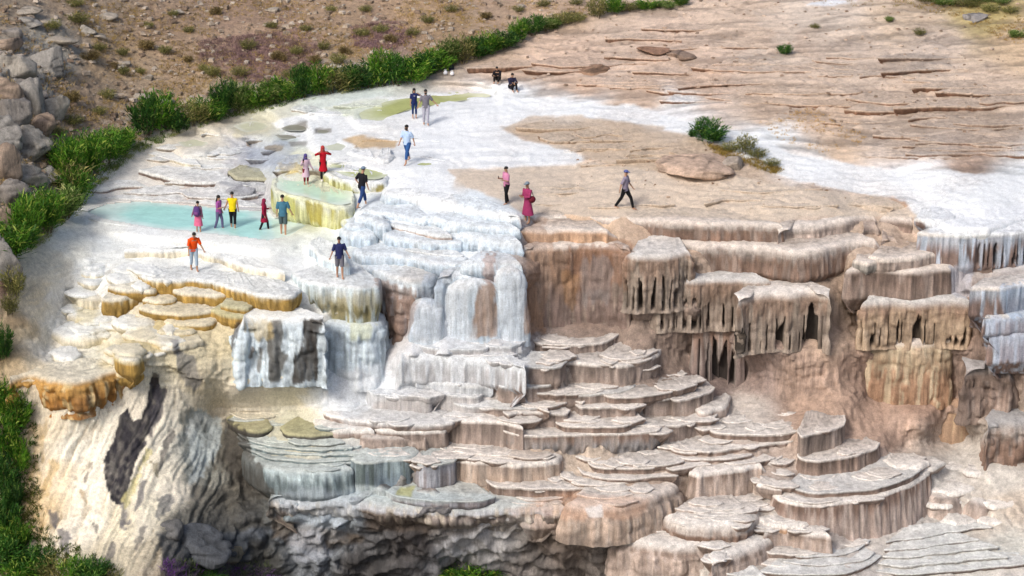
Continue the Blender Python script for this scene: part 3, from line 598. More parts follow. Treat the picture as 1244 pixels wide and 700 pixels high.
# ------------------------------------------------------------------ stains and sheets of mineral with a shape of their own
# polygon, colour, strength, soft edge (px), frays vertically?
STAIN = [
# the white sheet over the plateau
([(330,150),(420,124),(520,112),(620,116),(760,128),(850,148),(905,158),(960,186),(1040,200),(1244,214),(1400,215),(1400,278),(1130,284),(1114,262),(1100,244),(1040,236),(980,222),(940,212),(905,196),(880,178),(835,165),(760,150),(680,142),(610,155),(640,172),(690,182),(715,190),(700,202),(620,205),(560,208),(545,230),(560,250),(640,262),(600,268),(520,254),(470,236),(430,236),(400,200)], (236,240,243), .85, 4, 0),
([(640,142),(700,141),(760,147),(835,163),(878,180),(905,200),(860,212),(780,206),(730,196),(700,184),(650,172),(610,158)], (196,178,158), .8, 3, 0),
([(545,206),(620,204),(720,198),(800,210),(900,216),(960,226),(1080,240),(1112,262),(1060,262),(940,268),(800,264),(700,262),(640,258),(590,236),(560,222)], (212,197,180), .9, 3, 0),
# right hand white run
([(1130,250),(1244,250),(1300,250),(1300,290),(1150,286),(1130,282)], (236,240,245), .8, 4, 0),
# waterfall: tan tongue between white runs
([(583,342),(600,342),(606,410),(572,410),(578,370)], (160,132,110), .85, 3, 1),
([(585,308),(603,308),(603,345),(588,345)], (176,150,140), .7, 3, 1),
([(640,346),(650,350),(664,400),(660,405),(637,405),(636,380)], (176,136,104), .7, 4, 1),
([(541,360),(548,350),(566,352),(576,410),(536,412),(541,390)], (212,220,228), .7, 4, 1),
([(608,330),(636,330),(640,412),(604,412)], (206,216,226), .8, 3, 1),
([(500,372),(520,362),(540,372),(546,414),(492,414)], (196,204,214), .7, 4, 1),
([(458,340),(498,352),(508,375),(494,408),(484,406),(466,370)], (158,138,128), .7, 4, 1),
([(516,332),(534,332),(530,372),(512,368)], (176,190,206), .6, 3, 1),
([(634,268),(640,300),(638,404),(660,404),(672,300),(660,268)], (176,146,124), .6, 4, 1),
([(690,300),(770,300),(750,345),(700,360),(690,330)], (146,108,84), .6, 8, 1),
([(712,318),(740,318),(742,372),(700,372)], (146,138,136), .6, 8, 1),
([(680,330),(700,335),(704,372),(684,372)], (180,140,100), .5, 8, 1),
# black bands on the left fall
([(330,392),(344,390),(342,425),(352,430),(342,464),(322,466),(326,430)], (82,76,66), .85, 3, 1),
([(370,388),(392,388),(384,420),(386,466),(356,466),(356,440),(366,420)], (58,52,46), .96, 3, 1),
([(284,394),(292,390),(288,410),(282,426),(280,424)], (78,74,74), .8, 2, 1),
([(305,424),(308,424),(306,434),(303,434)], (110,96,84), .8, 2, 1),
([(316,424),(320,424),(317,455),(312,455)], (110,104,96), .8, 2, 1),
([(300,392),(325,388),(326,406),(315,412),(300,400)], (196,176,126), .6, 5, 1),
([(425,362),(455,360),(452,388),(425,388)], (150,140,100), .6, 5, 1),
([(390,360),(460,355),(462,365),(390,370)], (196,196,180), .5, 5, 1),
([(420,392),(460,392),(455,412),(425,414)], (206,212,176), .6, 5, 1),
([(390,372),(420,364),(424,384),(396,388)], (170,160,120), .7, 4, 1),
([(640,455),(690,455),(680,480),(650,478)], (220,222,228), .0, 5, 1),
# black scars of the lower left
([(182,458),(192,460),(196,484),(190,505),(184,520),(176,540),(166,560),(158,588),(150,612),(140,612),(128,590),(126,560),(140,530),(146,505),(155,498),(162,512),(172,508),(180,490)], (44,42,50), .99, 1.8, 1),
([(150,612),(158,640),(148,640),(146,625)], (96,96,110), .8, 4, 1),
([(172,582),(178,584),(172,612),(164,622),(168,600)], (100,100,108), .8, 2, 1),
([(196,605),(206,603),(208,615),(195,630),(188,628)], (110,112,116), .8, 3, 1),
([(183,560),(192,562),(192,580),(184,578)], (150,142,120), .8, 3, 1),
([(215,425),(236,432),(244,460),(236,474),(226,468),(214,440)], (110,112,116), .8, 4, 1),
([(206,412),(216,414),(216,432),(208,428)], (140,140,142), .8, 3, 1),
([(58,620),(70,622),(68,640),(62,636)], (90,90,100), .8, 3, 1),
([(68,640),(84,650),(82,672),(74,668)], (96,96,106), .8, 3, 1),
([(110,635),(122,640),(118,655)], (120,116,112), .8, 3, 1),
([(185,452),(194,456),(190,470),(184,466)], (70,62,56), .8, 2, 1),
([(95,592),(104,596),(106,610),(98,606)], (190,166,130), .8, 3, 1),
([(192,470),(202,474),(196,500),(184,530),(176,540),(186,500)], (92,88,92), .9, 2, 1),
([(208,520),(214,524),(200,560),(192,575),(196,548)], (120,116,112), .85, 2, 1),
([(178,545),(184,548),(172,580),(160,606),(152,618),(150,606),(164,576)], (222,212,150), .7, 3, 1),
([(108,560),(114,562),(104,590),(100,586)], (130,120,110), .8, 2, 1),
([(136,660),(142,662),(134,684),(128,680)], (110,108,108), .8, 2, 1),
([(172,640),(178,642),(166,672),(162,664)], (126,122,118), .8, 2, 1),
([(60,560),(70,564),(60,600),(52,596)], (206,176,120), .6, 4, 1),
([(40,520),(52,520),(50,600),(60,660),(40,660)], (206,176,124), .6, 8, 1),
# grey water-worn flank
([(230,505),(262,500),(272,520),(266,545),(250,575),(232,590),(222,560),(218,530)], (196,206,206), .75, 5, 1),
([(240,515),(252,512),(256,540),(246,545)], (110,112,106), .7, 4, 1),
([(222,500),(232,498),(226,520),(234,570),(228,585),(218,540)], (130,132,124), .7, 4, 1),
([(272,505),(300,525),(312,560),(330,592),(352,604),(300,606),(270,560)], (74,70,64), .85, 4, 1),
([(190,648),(250,640),(300,650),(310,700),(230,700),(200,690)], (62,68,76), .85, 7, 0),
([(235,590),(330,600),(330,640),(260,650),(232,620)], (86,84,78), .7, 7, 0),
([(440,620),(480,625),(530,635),(580,632),(600,640),(560,650),(500,648),(430,640)], (92,80,70), .7, 6, 0),
([(330,632),(400,640),(440,655),(400,668),(330,655)], (112,98,82), .6, 6, 0),
([(600,640),(700,650),(760,662),(700,668),(640,660)], (110,98,88), .5, 6, 0),
# ochre tints
([(355,385),(395,388),(360,405)], (206,196,150), .0, 5, 0),
([(100,410),(180,400),(210,420),(180,440),(130,440)], (206,184,120), .35, 12, 0),
([(90,372),(120,376),(112,392),(92,392)], (206,190,130), .5, 8, 0),
([(418,170),(440,166),(484,172),(480,180),(440,182)], (196,160,100), .75, 4, 0),
([(338,198),(372,200),(370,210),(342,210)], (206,184,110), .7, 3, 1),
([(340,240),(356,240),(358,262),(344,258)], (196,196,110), .8, 4, 1),
([(372,246),(392,250),(392,274),(374,268)], (176,164,70), .85, 4, 1),
([(400,252),(420,254),(418,272),(402,272)], (216,216,170), .7, 4, 1),
([(452,228),(464,226),(464,234),(440,234)], (160,146,50), .85, 3, 1),
([(280,160),(310,150),(330,152),(330,166),(300,168)], (206,200,168), .6, 8, 0),
([(395,132),(430,126),(470,124),(480,132),(440,146),(432,140)], (196,206,170), .5, 8, 0),
([(298,178),(340,172),(362,180),(356,200),(330,206),(300,206)], (158,168,186), .6, 8, 0),
([(352,152),(372,150),(376,157),(344,158)], (124,118,106), .8, 3, 0),
([(382,155),(402,156),(402,161),(382,162)], (118,112,102), .8, 3, 0),
([(336,162),(366,164),(366,168),(340,168)], (120,112,100), .8, 2, 0),
([(352,172),(374,172),(372,178),(354,178)], (130,126,116), .7, 3, 0),
([(318,176),(344,178),(342,184),(322,182)], (140,130,112), .8, 2, 0),
([(400,436),(415,436),(415,450)], (220,226,232), .0, 3, 0),
# dust and washes on the cascade
([(415,455),(500,458),(560,470),(600,480),(600,500),(520,520),(440,515),(395,500),(380,480)], (226,228,230), .55, 10, 0),
([(360,480),(400,470),(440,450),(480,430),(500,412),(640,412),(640,470),(560,475),(500,475),(430,500),(385,505)], (226,232,238), .55, 10, 0),
([(420,592),(560,600),(600,604),(540,612),(430,602)], (206,218,220), .6, 5, 0),
([(484,590),(506,590),(498,602),(482,600)], (186,186,110), .7, 3, 0),
([(330,596),(430,600),(440,640),(380,640),(340,620)], (186,198,208), .55, 10, 0),
([(350,655),(390,640),(400,670),(370,680)], (190,196,206), .5, 8, 0),
([(520,640),(640,630),(640,680),(560,700)], (196,194,192), .35, 14, 0),
([(600,620),(780,632),(800,600),(700,600)], (206,160,128), .4, 10, 0),
([(712,618),(730,614),(732,628),(716,628)], (232,228,226), .8, 3, 0),
([(1100,380),(1200,380),(1190,460),(1170,470)], (160,128,110), .0, 10, 0),
([(1196,388),(1290,384),(1290,440),(1210,440),(1196,410)], (186,196,216), .55, 6, 1),
([(1152,322),(1180,320),(1182,360),(1158,360)], (196,198,208), .7, 3, 1),
([(1218,346),(1300,344),(1300,384),(1222,384)], (170,194,220), .55, 4, 1),
([(960,64),(900,10),(1000,0),(1060,0),(1000,12)], (214,200,186), .4, 10, 0),
([(985,0),(1040,0),(1000,8),(975,8)], (226,230,236), .9, 3, 0),
([(1244,170),(1160,190),(1110,180),(1120,150),(1244,130)], (160,146,134), .35, 14, 0),
([(900,68),(960,62),(990,74),(930,84)], (200,190,180), .35, 10, 0),
([(1060,60),(1130,62),(1150,76),(1080,82)], (156,146,138), .5, 10, 0),
([(250,45),(330,40),(390,60),(380,90),(300,100),(240,75)], (146,116,108), .55, 16, 0),
([(430,35),(480,30),(500,45),(470,60),(430,55)], (146,118,114), .5, 12, 0),
([(540,0),(730,0),(700,20),(600,30)], (160,128,100), .3, 20, 0),
([(190,55),(300,30),(420,10),(430,16),(300,42),(230,80),(200,95)], (184,158,132), .6, 6, 0),
([(0,490),(40,500),(44,560),(30,620),(40,700),(0,700)], (140,116,80), .6, 10, 0),
]
def seg_sd(x, y, poly):
    """signed distance to a polygon, positive inside"""
    p = np.asarray(poly, float); q = np.roll(p, -1, 0)
    d = np.full(x.shape, 1e9); ins = np.zeros(x.shape, bool)
    for a, b in zip(p, q):
        e = b - a; wx = x - a[0]; wy = y - a[1]
        t = np.clip((wx * e[0] + wy * e[1]) / (e @ e + 1e-9), 0, 1)
        d = np.minimum(d, (wx - e[0] * t) ** 2 + (wy - e[1] * t) ** 2)
        c = ((a[1] > y) != (b[1] > y))
        if a[1] != b[1]:
            ins ^= c & (x < (b[0] - a[0]) * (y - a[1]) / (b[1] - a[1]) + a[0])
    return np.sqrt(d) * np.where(ins, 1, -1)
def stain(P, col, px, py):
    n1 = fbm(P, 0.9, 4, 11) ; n2 = vnoise(P * np.array([7, 7, .5]), 1.0, 23)
    for poly, c, st, soft, fray in STAIN:
        if st <= 0: continue
        a = np.array(poly, float); m = soft * 2 + 14
        sel = np.nonzero((px > a[:, 0].min() - m) & (px < a[:, 0].max() + m) & (py > a[:, 1].min() - m) & (py < a[:, 1].max() + m))[0]
        if not len(sel): continue
        d = seg_sd(px[sel], py[sel], a) + n1[sel] * soft * 1.6 + (n2[sel] * soft * 1.1 if fray else 0)
        w = sstep(-soft * .5, soft * .5, d) * st
        if fray: w = w * np.minimum(0.95 + 0.12 * n2[sel], 1)
        col[sel] = col[sel] * (1 - w[:, None]) + lin(c) * ALB * w[:, None]
    return col
def world_col(P):
    px, py = proj(P)
    wx = fbm(P, 0.55, 3, 41) * 16; wy = fbm(P, 0.55, 3, 57) * 10
    g = gmap(px + wx, py + wy)
    return g[:, :3].copy(), g, px, py

# ------------------------------------------------------------------ the ground sheet
ZPOOL = {}
def ground_sheet():
    xs = np.r_[np.arange(-620, -12, 14.0), np.arange(-12, 1258, 1.8), np.arange(1258, 1880, 14.0)]
    ys = np.r_[np.arange(-470, -8, 10.0), np.arange(-8, 712, 1.4), np.arange(712, 1120, 14.0)][::-1]
    cx = np.arange(-640, 1900, 7.0); cy = np.arange(-500, 1150, 7.0)
    A, B = np.meshgrid(cx, cy); Zc = Zground(A, B)
    # soften and keep it climbing away from the camera
    for _ in range(1):
        Zc[1:-1, 1:-1] = (Zc[1:-1, 1:-1] * 4 + Zc[:-2, 1:-1] + Zc[2:, 1:-1] + Zc[1:-1, :-2] + Zc[1:-1, 2:]) / 8
    Zc = np.maximum.accumulate(Zc[::-1] + 0, 0)[::-1]
    X, Y = np.meshgrid(xs, ys)
    fx = (X - cx[0]) / 7.0; fy = (Y - cy[0]) / 7.0
    i = np.clip(fx.astype(int), 0, len(cx) - 2); j = np.clip(fy.astype(int), 0, len(cy) - 2); u = fx - i; v = fy - j
    Z = (Zc[j, i] * (1 - u) + Zc[j, i + 1] * u) * (1 - v) + (Zc[j + 1, i] * (1 - u) + Zc[j + 1, i + 1] * u) * v
    for k, (kind, poly, zz) in enumerate(POOLS):
        if zz is None:
            a = np.array(poly, float)
            zc = float(np.mean(Zground(a[:, 0], a[:, 1]))); ZPOOL[k] = zc
            sd = seg_sd(X.ravel(), Y.ravel(), poly).reshape(X.shape)
            w = sstep(-16, -3, sd) * (1 if k > 2 else 0)
            Z = Z * (1 - w) + zc * w
    sd = seg_sd(X.ravel(), Y.ravel(), POOLS[0][1]).reshape(X.shape)
    w = sstep(-20, -6, sd); Z = Z * (1 - w) + np.where(sd > 2, -.15, np.clip(Z, .0, .05)) * w
    P = unproj(X, Y, Z)
    nr, nc = X.shape
    Pf = P.reshape(-1, 3)
    g = gmap(X.ravel(), Y.ravel())
    lump, step = g[:, 3], g[:, 4]
    # normals
    du = np.gradient(P, axis=1); dv = np.gradient(P, axis=0)
    n = np.cross(du, dv); n /= np.linalg.norm(n, axis=-1, keepdims=True) + 1e-9
    n = n.reshape(-1, 3)
    n *= np.where(n[:, 2:3] < 0, -1, 1)
    # rounded lumps
    pw = Pf + 0.5 * np.stack([fbm(Pf, .8, 2, 5), fbm(Pf, .8, 2, 6), fbm(Pf, .8, 2, 7)], -1)
    b1 = billow(pw * np.array([1, .8, 1.25]), 1.25, 4, 71, .62)
    b2 = billow((Pf + .35 * (pw - Pf)) * np.array([2.3, .16, .2]) + np.array([-1.1, 0, 0]) * Pf[:, 2:3] + .9 * fbm(Pf, .35, 2, 79)[:, None], 1.0, 4, 76, .6)
    xs_, ys_ = X.ravel(), Y.ravel()
    rill = sstep(340, 240, xs_ + fbm(Pf, .5, 2, 77) * 30) * sstep(430, 500, ys_) * sstep(740, 660, ys_)
    b = b1 * (1 - rill) + b2 * rill
    d = (b - .45) * (0.42 - .10 * rill) * lump
    cob = np.zeros(len(Pf)); crev_c = np.ones(len(Pf))
    sel = np.nonzero((lump > .7) & (ys_ > 520) & (ys_ < 760) & (xs_ > 190) & (xs_ < 800) & (rill < .6))[0]
    if len(sel):
        pq = pw[sel] * np.array([1, .9, 1.15])
        f1, f2 = worley(pq, 1.25, 501); g1, g2 = worley(pq + .1 * vnoise(pq, 3, 5)[:, None], 3.1, 511)
        k = sstep(.7, .95, lump[sel])
        cob[sel] = k * ((.62 - f1) * .8 + (.5 - g1) * .2)
        crev_c[sel] = 1 - k * np.maximum(sstep(.3, .05, f2 - f1), .7 * sstep(.2, .03, g2 - g1))
        d[sel] = d[sel] * (1 - .7 * k)
    d = d + cob
    bed = sstep(540, 640, xs_ + (ys_ - 60) * 1.2) * sstep(225, 195, ys_ - np.clip(xs_ - 900, 0, 200) * .05)
    bed = np.maximum(bed, .65 * sstep(560, 660, xs_) * sstep(276, 258, ys_) * sstep(1130, 1080, xs_))
    steep = sstep(.85, .55, n[:, 2]) * sstep(480, 620, xs_) * (ys_ > 250) * (1 - np.clip(lump - .5, 0, 1))
    rq = Pf * np.array([1, 1, .16]) + .12 * fbm(Pf, 1.2, 2, 531)[:, None]
    rb = np.abs(vnoise(rq, 3.6, 533)) * 1.2 - .45 + np.abs(vnoise(rq, 1.6, 534)) * .7 - .25 + vnoise(rq, 8.5, 535) * .35
    d = d + steep * (rb * .075 + .10 * (billow(Pf, .9, 2, 536) - .4))
    sq = Pf * np.array([.28, 1.5, 1.5]) + fbm(Pf, .3, 2, 521)[:, None] * np.array([0, .8, 0])
    s1 = fbm(sq, 1.3, 5, 523, .62)
    d = d * (1 - .6 * bed) + bed * s1 * .09
    d += fbm(Pf, 3.5, 3, 91) * 0.05 * (0.4 + lump)
    d += fbm(Pf, .35, 3, 95) * 0.12
    # running ledges: little stairs along warped contours
    q = Pf[:, 2] * 4.2 + fbm(Pf * np.array([.5, 1.2, 1]), .55, 4, 33) * 3.2 + Pf[:, 1] * .55
    f = q - np.floor(q)
    dz = (sstep(.72, 1.0, f) - f) * 0.26 * step * (0.55 + .45 * vnoise(Pf, .4, 87))
    flat = seg_sd(X.ravel(), Y.ravel(), POOLS[0][1])
    keep = 1 - sstep(-14, 4, flat)
    Pf = Pf + n * (d * keep)[:, None]
    Pf[:, 2] += dz * keep - sstep(1, 8, flat + 2 * vnoise(Pf, 1.1, 99)) * .3 + .03 * sstep(-10, 0, flat)
    for kind, poly, zz in POOLS[1:]:
        s_ = seg_sd(X.ravel(), Y.ravel(), poly)
        Pf[:, 2] -= sstep(0, 5, s_ + 2 * vnoise(Pf, 1.1, 99)) * .12
    col, gg, px, py = world_col(Pf)
    crev = (sstep(.18, .42, b) * crev_c)[:, None]                       # darker in the clefts between lumps
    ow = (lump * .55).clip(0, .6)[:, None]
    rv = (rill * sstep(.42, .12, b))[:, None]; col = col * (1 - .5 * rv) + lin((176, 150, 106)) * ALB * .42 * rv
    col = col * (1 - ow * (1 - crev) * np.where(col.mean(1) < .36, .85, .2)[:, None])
    ed = sstep(.66, .8, f) * (1 - sstep(.9, 1.0, f)) * np.clip(step, 0, 1)
    eb = (ed * np.clip(.35 + .9 * fbm(Pf, .7, 3, 88), 0, 1))[:, None]
    col = col * (1 - .55 * eb) + lin((126, 96, 78)) * ALB * .25 * eb
    col = col * (1 + (steep * np.clip(rb * .42 + .16 * fbm(Pf, 1.6, 3, 537), -.42, .35))[:, None])
    col = col * (1 + bed[:, None] * np.clip(s1[:, None] * 1.1, -.34, .22))
    gg[:, 5] *= 1 - .5 * bed
    col = stain(Pf, col, px, py)
    # soil of the hillside is specked with stones and straw
    return mesh_np('hillside', Pf, grid_faces(nr, nc), M_TRAV, col=col, extra={'grain': gg[:, 5]})
ground = tag(ground_sheet(), kind='structure')

# ------------------------------------------------------------------ the terraces
rng = np.random.default_rng(7)
def resample(P, step):
    s = np.r_[0, np.cumsum(np.linalg.norm(np.diff(P, axis=0), axis=1))]
    n = max(int(s[-1] / step), 6)
    t = np.linspace(0, s[-1], n)
    return np.stack([np.interp(t, s, P[:, k]) for k in range(3)], -1)
def wall_cols(code, v, P):
    st = vnoise(P * np.array([5.5, 5.5, .35]), 1.0, 301)[:, None]
    st2 = vnoise(P * np.array([13, 13, .8]), 1.0, 302)[:, None]
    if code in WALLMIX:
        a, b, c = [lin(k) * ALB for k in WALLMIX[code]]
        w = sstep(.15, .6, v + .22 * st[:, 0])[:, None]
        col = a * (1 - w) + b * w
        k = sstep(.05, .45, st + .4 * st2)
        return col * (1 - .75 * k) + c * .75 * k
    if code == 'led': return lin((134, 104, 86)) * ALB * (1 + .25 * st)
    base = lin(PAL[code]) * ALB
    if code == 'oc':
        w = sstep(0, .45, v + .25 * st[:, 0])[:, None]
        col = lin((226, 214, 178)) * ALB * (1 - w) + base * w
        return col * (1 + .22 * st2)
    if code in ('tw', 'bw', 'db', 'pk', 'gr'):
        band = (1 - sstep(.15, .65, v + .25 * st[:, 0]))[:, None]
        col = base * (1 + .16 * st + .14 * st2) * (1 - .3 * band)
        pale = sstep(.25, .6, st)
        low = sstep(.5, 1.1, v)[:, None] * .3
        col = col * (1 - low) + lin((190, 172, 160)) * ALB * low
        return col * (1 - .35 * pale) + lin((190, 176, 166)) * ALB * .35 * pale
    return base * (1 + .07 * st + .06 * st2)
def rim_points(c, z0):
    """a rim is level; where it bends down at its ends it follows the rounded front of the mound instead"""
    F = unproj(c[:, 0], c[:, 1], z0)
    n = len(c); m = int(np.argmin(c[:, 1] + .02 * np.abs(np.arange(n) - n / 2))) if (c[0, 1] > c[:, 1].min() + 5 and c[-1, 1] > c[:, 1].min() + 5) else n // 2
    for rngs in (range(m + 1, n), range(m - 1, -1, -1)):
        prev = m; bend = 0.0
        for k in rngs:
            dx = abs(F[k, 0] - F[prev, 0]) + 1e-4
            if F[k, 1] < F[prev, 1] - 1.5 * dx or bend > 0:
                if F[k, 1] < F[prev, 1] + .2:
                    bend += 1
                    y = F[prev, 1] + (.25 + .5 * min(bend / 10, 1)) * dx + .012
                    d = rays(c[k, 0], c[k, 1]); t = (y - CAM[1]) / d[1]
                    F[k] = CAM + d * t
            prev = k
    return F
def mound(i):
    """a rounded flowstone boss, some with a fringe of icicles"""
    kind, h, ctop, cwall, pts, o = TER[i]
    c = catmull(pts, 60); z0 = float(zt[i])
    k = int(np.argmin(c[:, 1])); xt, yt = (c[0, 0] + c[-1, 0]) / 2, c[:, 1].min()
    a_ = (c[-1, 0] - c[0, 0]) / 2; ppm = float(pxpm(xt, yt, z0)); a_ /= ppm / CP
    ap = unproj(xt, yt, z0)
    hr = max(((c[0, 1] + c[-1, 1]) / 2 - yt) / ppm * 1.35, .12)
    H = h / ppm; b_ = (min(max(a_ * .85, .35), 1.25) if H < 1.4 else min(a_ * .5, .62)) if 'b' not in o else o['b']
    ap[1] += b_ * .35
    tilt = (c[-1, 1] - c[0, 1]) / max(c[-1, 0] - c[0, 0], 1) * .9
    n = int(max(2 * math.pi * a_ / .055, 40)); 
    fl = o.get('flare', .1); lump = o.get('lump', .04)
    ph = np.linspace(0, 2 * math.pi, n + 1)
    ex = .8
    cx, sx = np.cos(ph), np.sin(ph)
    ux = np.sign(cx) * np.abs(cx) ** ex; uy = np.sign(sx) * np.abs(sx) ** ex
    L_ = np.full(n + 1, H + (.3 if h >= 40 else .7))
    U0 = np.stack([ap[0] + a_ * ux, ap[1] + b_ * uy, np.zeros(n + 1)], -1)
    if 'tl' in o:
        tn = np.abs(vnoise(P3(U0[:, 0] * 5.5, U0[:, 1] * 5.5, 0), 1, 131)) + .35 * vnoise(P3(U0[:, 0] * 2.1, U0[:, 1] * 2.1, 0), 1, 132)
        L_ = o['base'] / ppm + o['tl'] / ppm * np.clip(1.25 - 3.2 * tn, 0, 1.1) + .25 * vnoise(P3(U0[:, 0] * .8, 0, 0), 1, 134)
    nh = int(max(H / .09, 10)); rows_ = []; vs = []; slits = []
    top_t = np.linspace(0, 1, 9)
    for t in np.r_[top_t ** 1.3 * .5, .5 + .5 * np.linspace(0, 1, nh + 1)[1:]]:
        if t <= .5:
            q_ = t * 2; rho = math.sin(q_ * math.pi / 2) if q_ < 1 else 1; dd = np.full(n + 1, hr * (1 - math.cos(q_ * math.pi / 2)))
            rr = np.full(n + 1, rho)
        else:
            dd = hr + (L_ - hr) * (t - .5) * 2
            rr = 1 + fl * np.clip(dd - hr, 0, 9) / max(a_, .3) 
        q = np.stack([ap[0] + a_ * ux * rr, ap[1] + b_ * uy * rr, z0 - dd - tilt * a_ * ux * rr], -1)
        q0 = np.stack([q[:, 0], q[:, 1], q[:, 2] * .2], -1)
        f_ = vnoise(q0, 4.6, 141) * .5 + np.abs(vnoise(q0, 2.3, 142)) * .8 + vnoise(q0, 10, 143) * .3
        w = .045 * f_ * min(t * 3, 1) + (billow(q * np.array([1, 1, .7]), 1.2, 3, 152) - .4) * lump * 2 + .06 * fbm(q, 1.1, 2, 153)
        if 'slit' in o:
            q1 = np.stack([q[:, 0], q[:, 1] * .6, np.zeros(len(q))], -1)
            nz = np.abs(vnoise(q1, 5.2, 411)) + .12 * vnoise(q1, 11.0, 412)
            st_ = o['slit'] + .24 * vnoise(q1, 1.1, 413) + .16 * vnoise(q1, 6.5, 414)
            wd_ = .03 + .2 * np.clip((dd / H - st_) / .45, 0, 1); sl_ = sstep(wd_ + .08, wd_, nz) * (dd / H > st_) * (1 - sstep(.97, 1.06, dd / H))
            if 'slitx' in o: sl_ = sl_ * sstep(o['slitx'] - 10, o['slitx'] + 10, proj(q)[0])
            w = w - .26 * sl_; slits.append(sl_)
        else: slits.append(np.zeros(n + 1))
        q[:, 0] += ux * w; q[:, 1] += uy * w; q[:, 2] += .5 * w * (t < .4)
        rows_.append(q); vs.append(dd / H)
    if 'tl' in o:
        for back, dz in ((.12, 0), (.4, .15), (.5, -.5), (.5, -1.6)):
            q = rows_[8 + nh].copy(); q[:, 0] -= ux * back; q[:, 1] -= uy * back
            q[:, 2] = q[:, 2] if back < .2 else z0 - o['base'] / ppm + dz
            rows_.append(q); vs.append(np.full(n + 1, 3.0 if back > .2 else 1.0))
    Pf = np.array(rows_).reshape(-1, 3); vf = np.array(vs).ravel()
    gcol, gg, px, py = world_col(Pf)
    n1 = fbm(Pf, 1.2, 3, 181)
    topc = (lin(PAL.get(ctop, (220, 215, 205))) * ALB * .7 + gcol * .3) * (1 + .12 * n1[:, None])
    gq = np.stack([Pf[:, 0], Pf[:, 1], Pf[:, 2] * .2], -1)
    wc = wall_cols(cwall, np.clip(vf, 0, 1.2), Pf) * (1 + .14 * fbm(Pf, .9, 3, 191)[:, None]) * np.clip(1 + .5 * (np.abs(vnoise(gq, 4.6, 142)) * 1.2 - .4 + .3 * vnoise(gq, 10, 143)), .6, 1.3)[:, None]  # grooves between the flutes darkened, their shading put into the colour
    isw = sstep(.04, .32, vf + .12 * n1)[:, None]
    col = topc * (1 - isw) + wc * isw
    slc = np.array(slits).ravel()[:, None]; col = col * (1 - slc * .9) + lin((30, 25, 22)) * ALB * slc * .9  # slits blackened, darkness of the gaps put into the colour
    col = stain(Pf, col, px, py)
    F = grid_faces(len(rows_), n + 1)
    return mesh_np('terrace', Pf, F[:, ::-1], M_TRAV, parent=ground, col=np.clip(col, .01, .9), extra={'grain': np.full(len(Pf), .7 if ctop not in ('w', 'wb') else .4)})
def is_mound(i):
    t = TER[i]; c = rimc[i]
    return t[5].get('M', (t[0] == 'R' and c[0, 1] > c[:, 1].min() + 4 and c[-1, 1] > c[:, 1].min() + 4 and abs(c[0, 1] - c[-1, 1]) < 22))
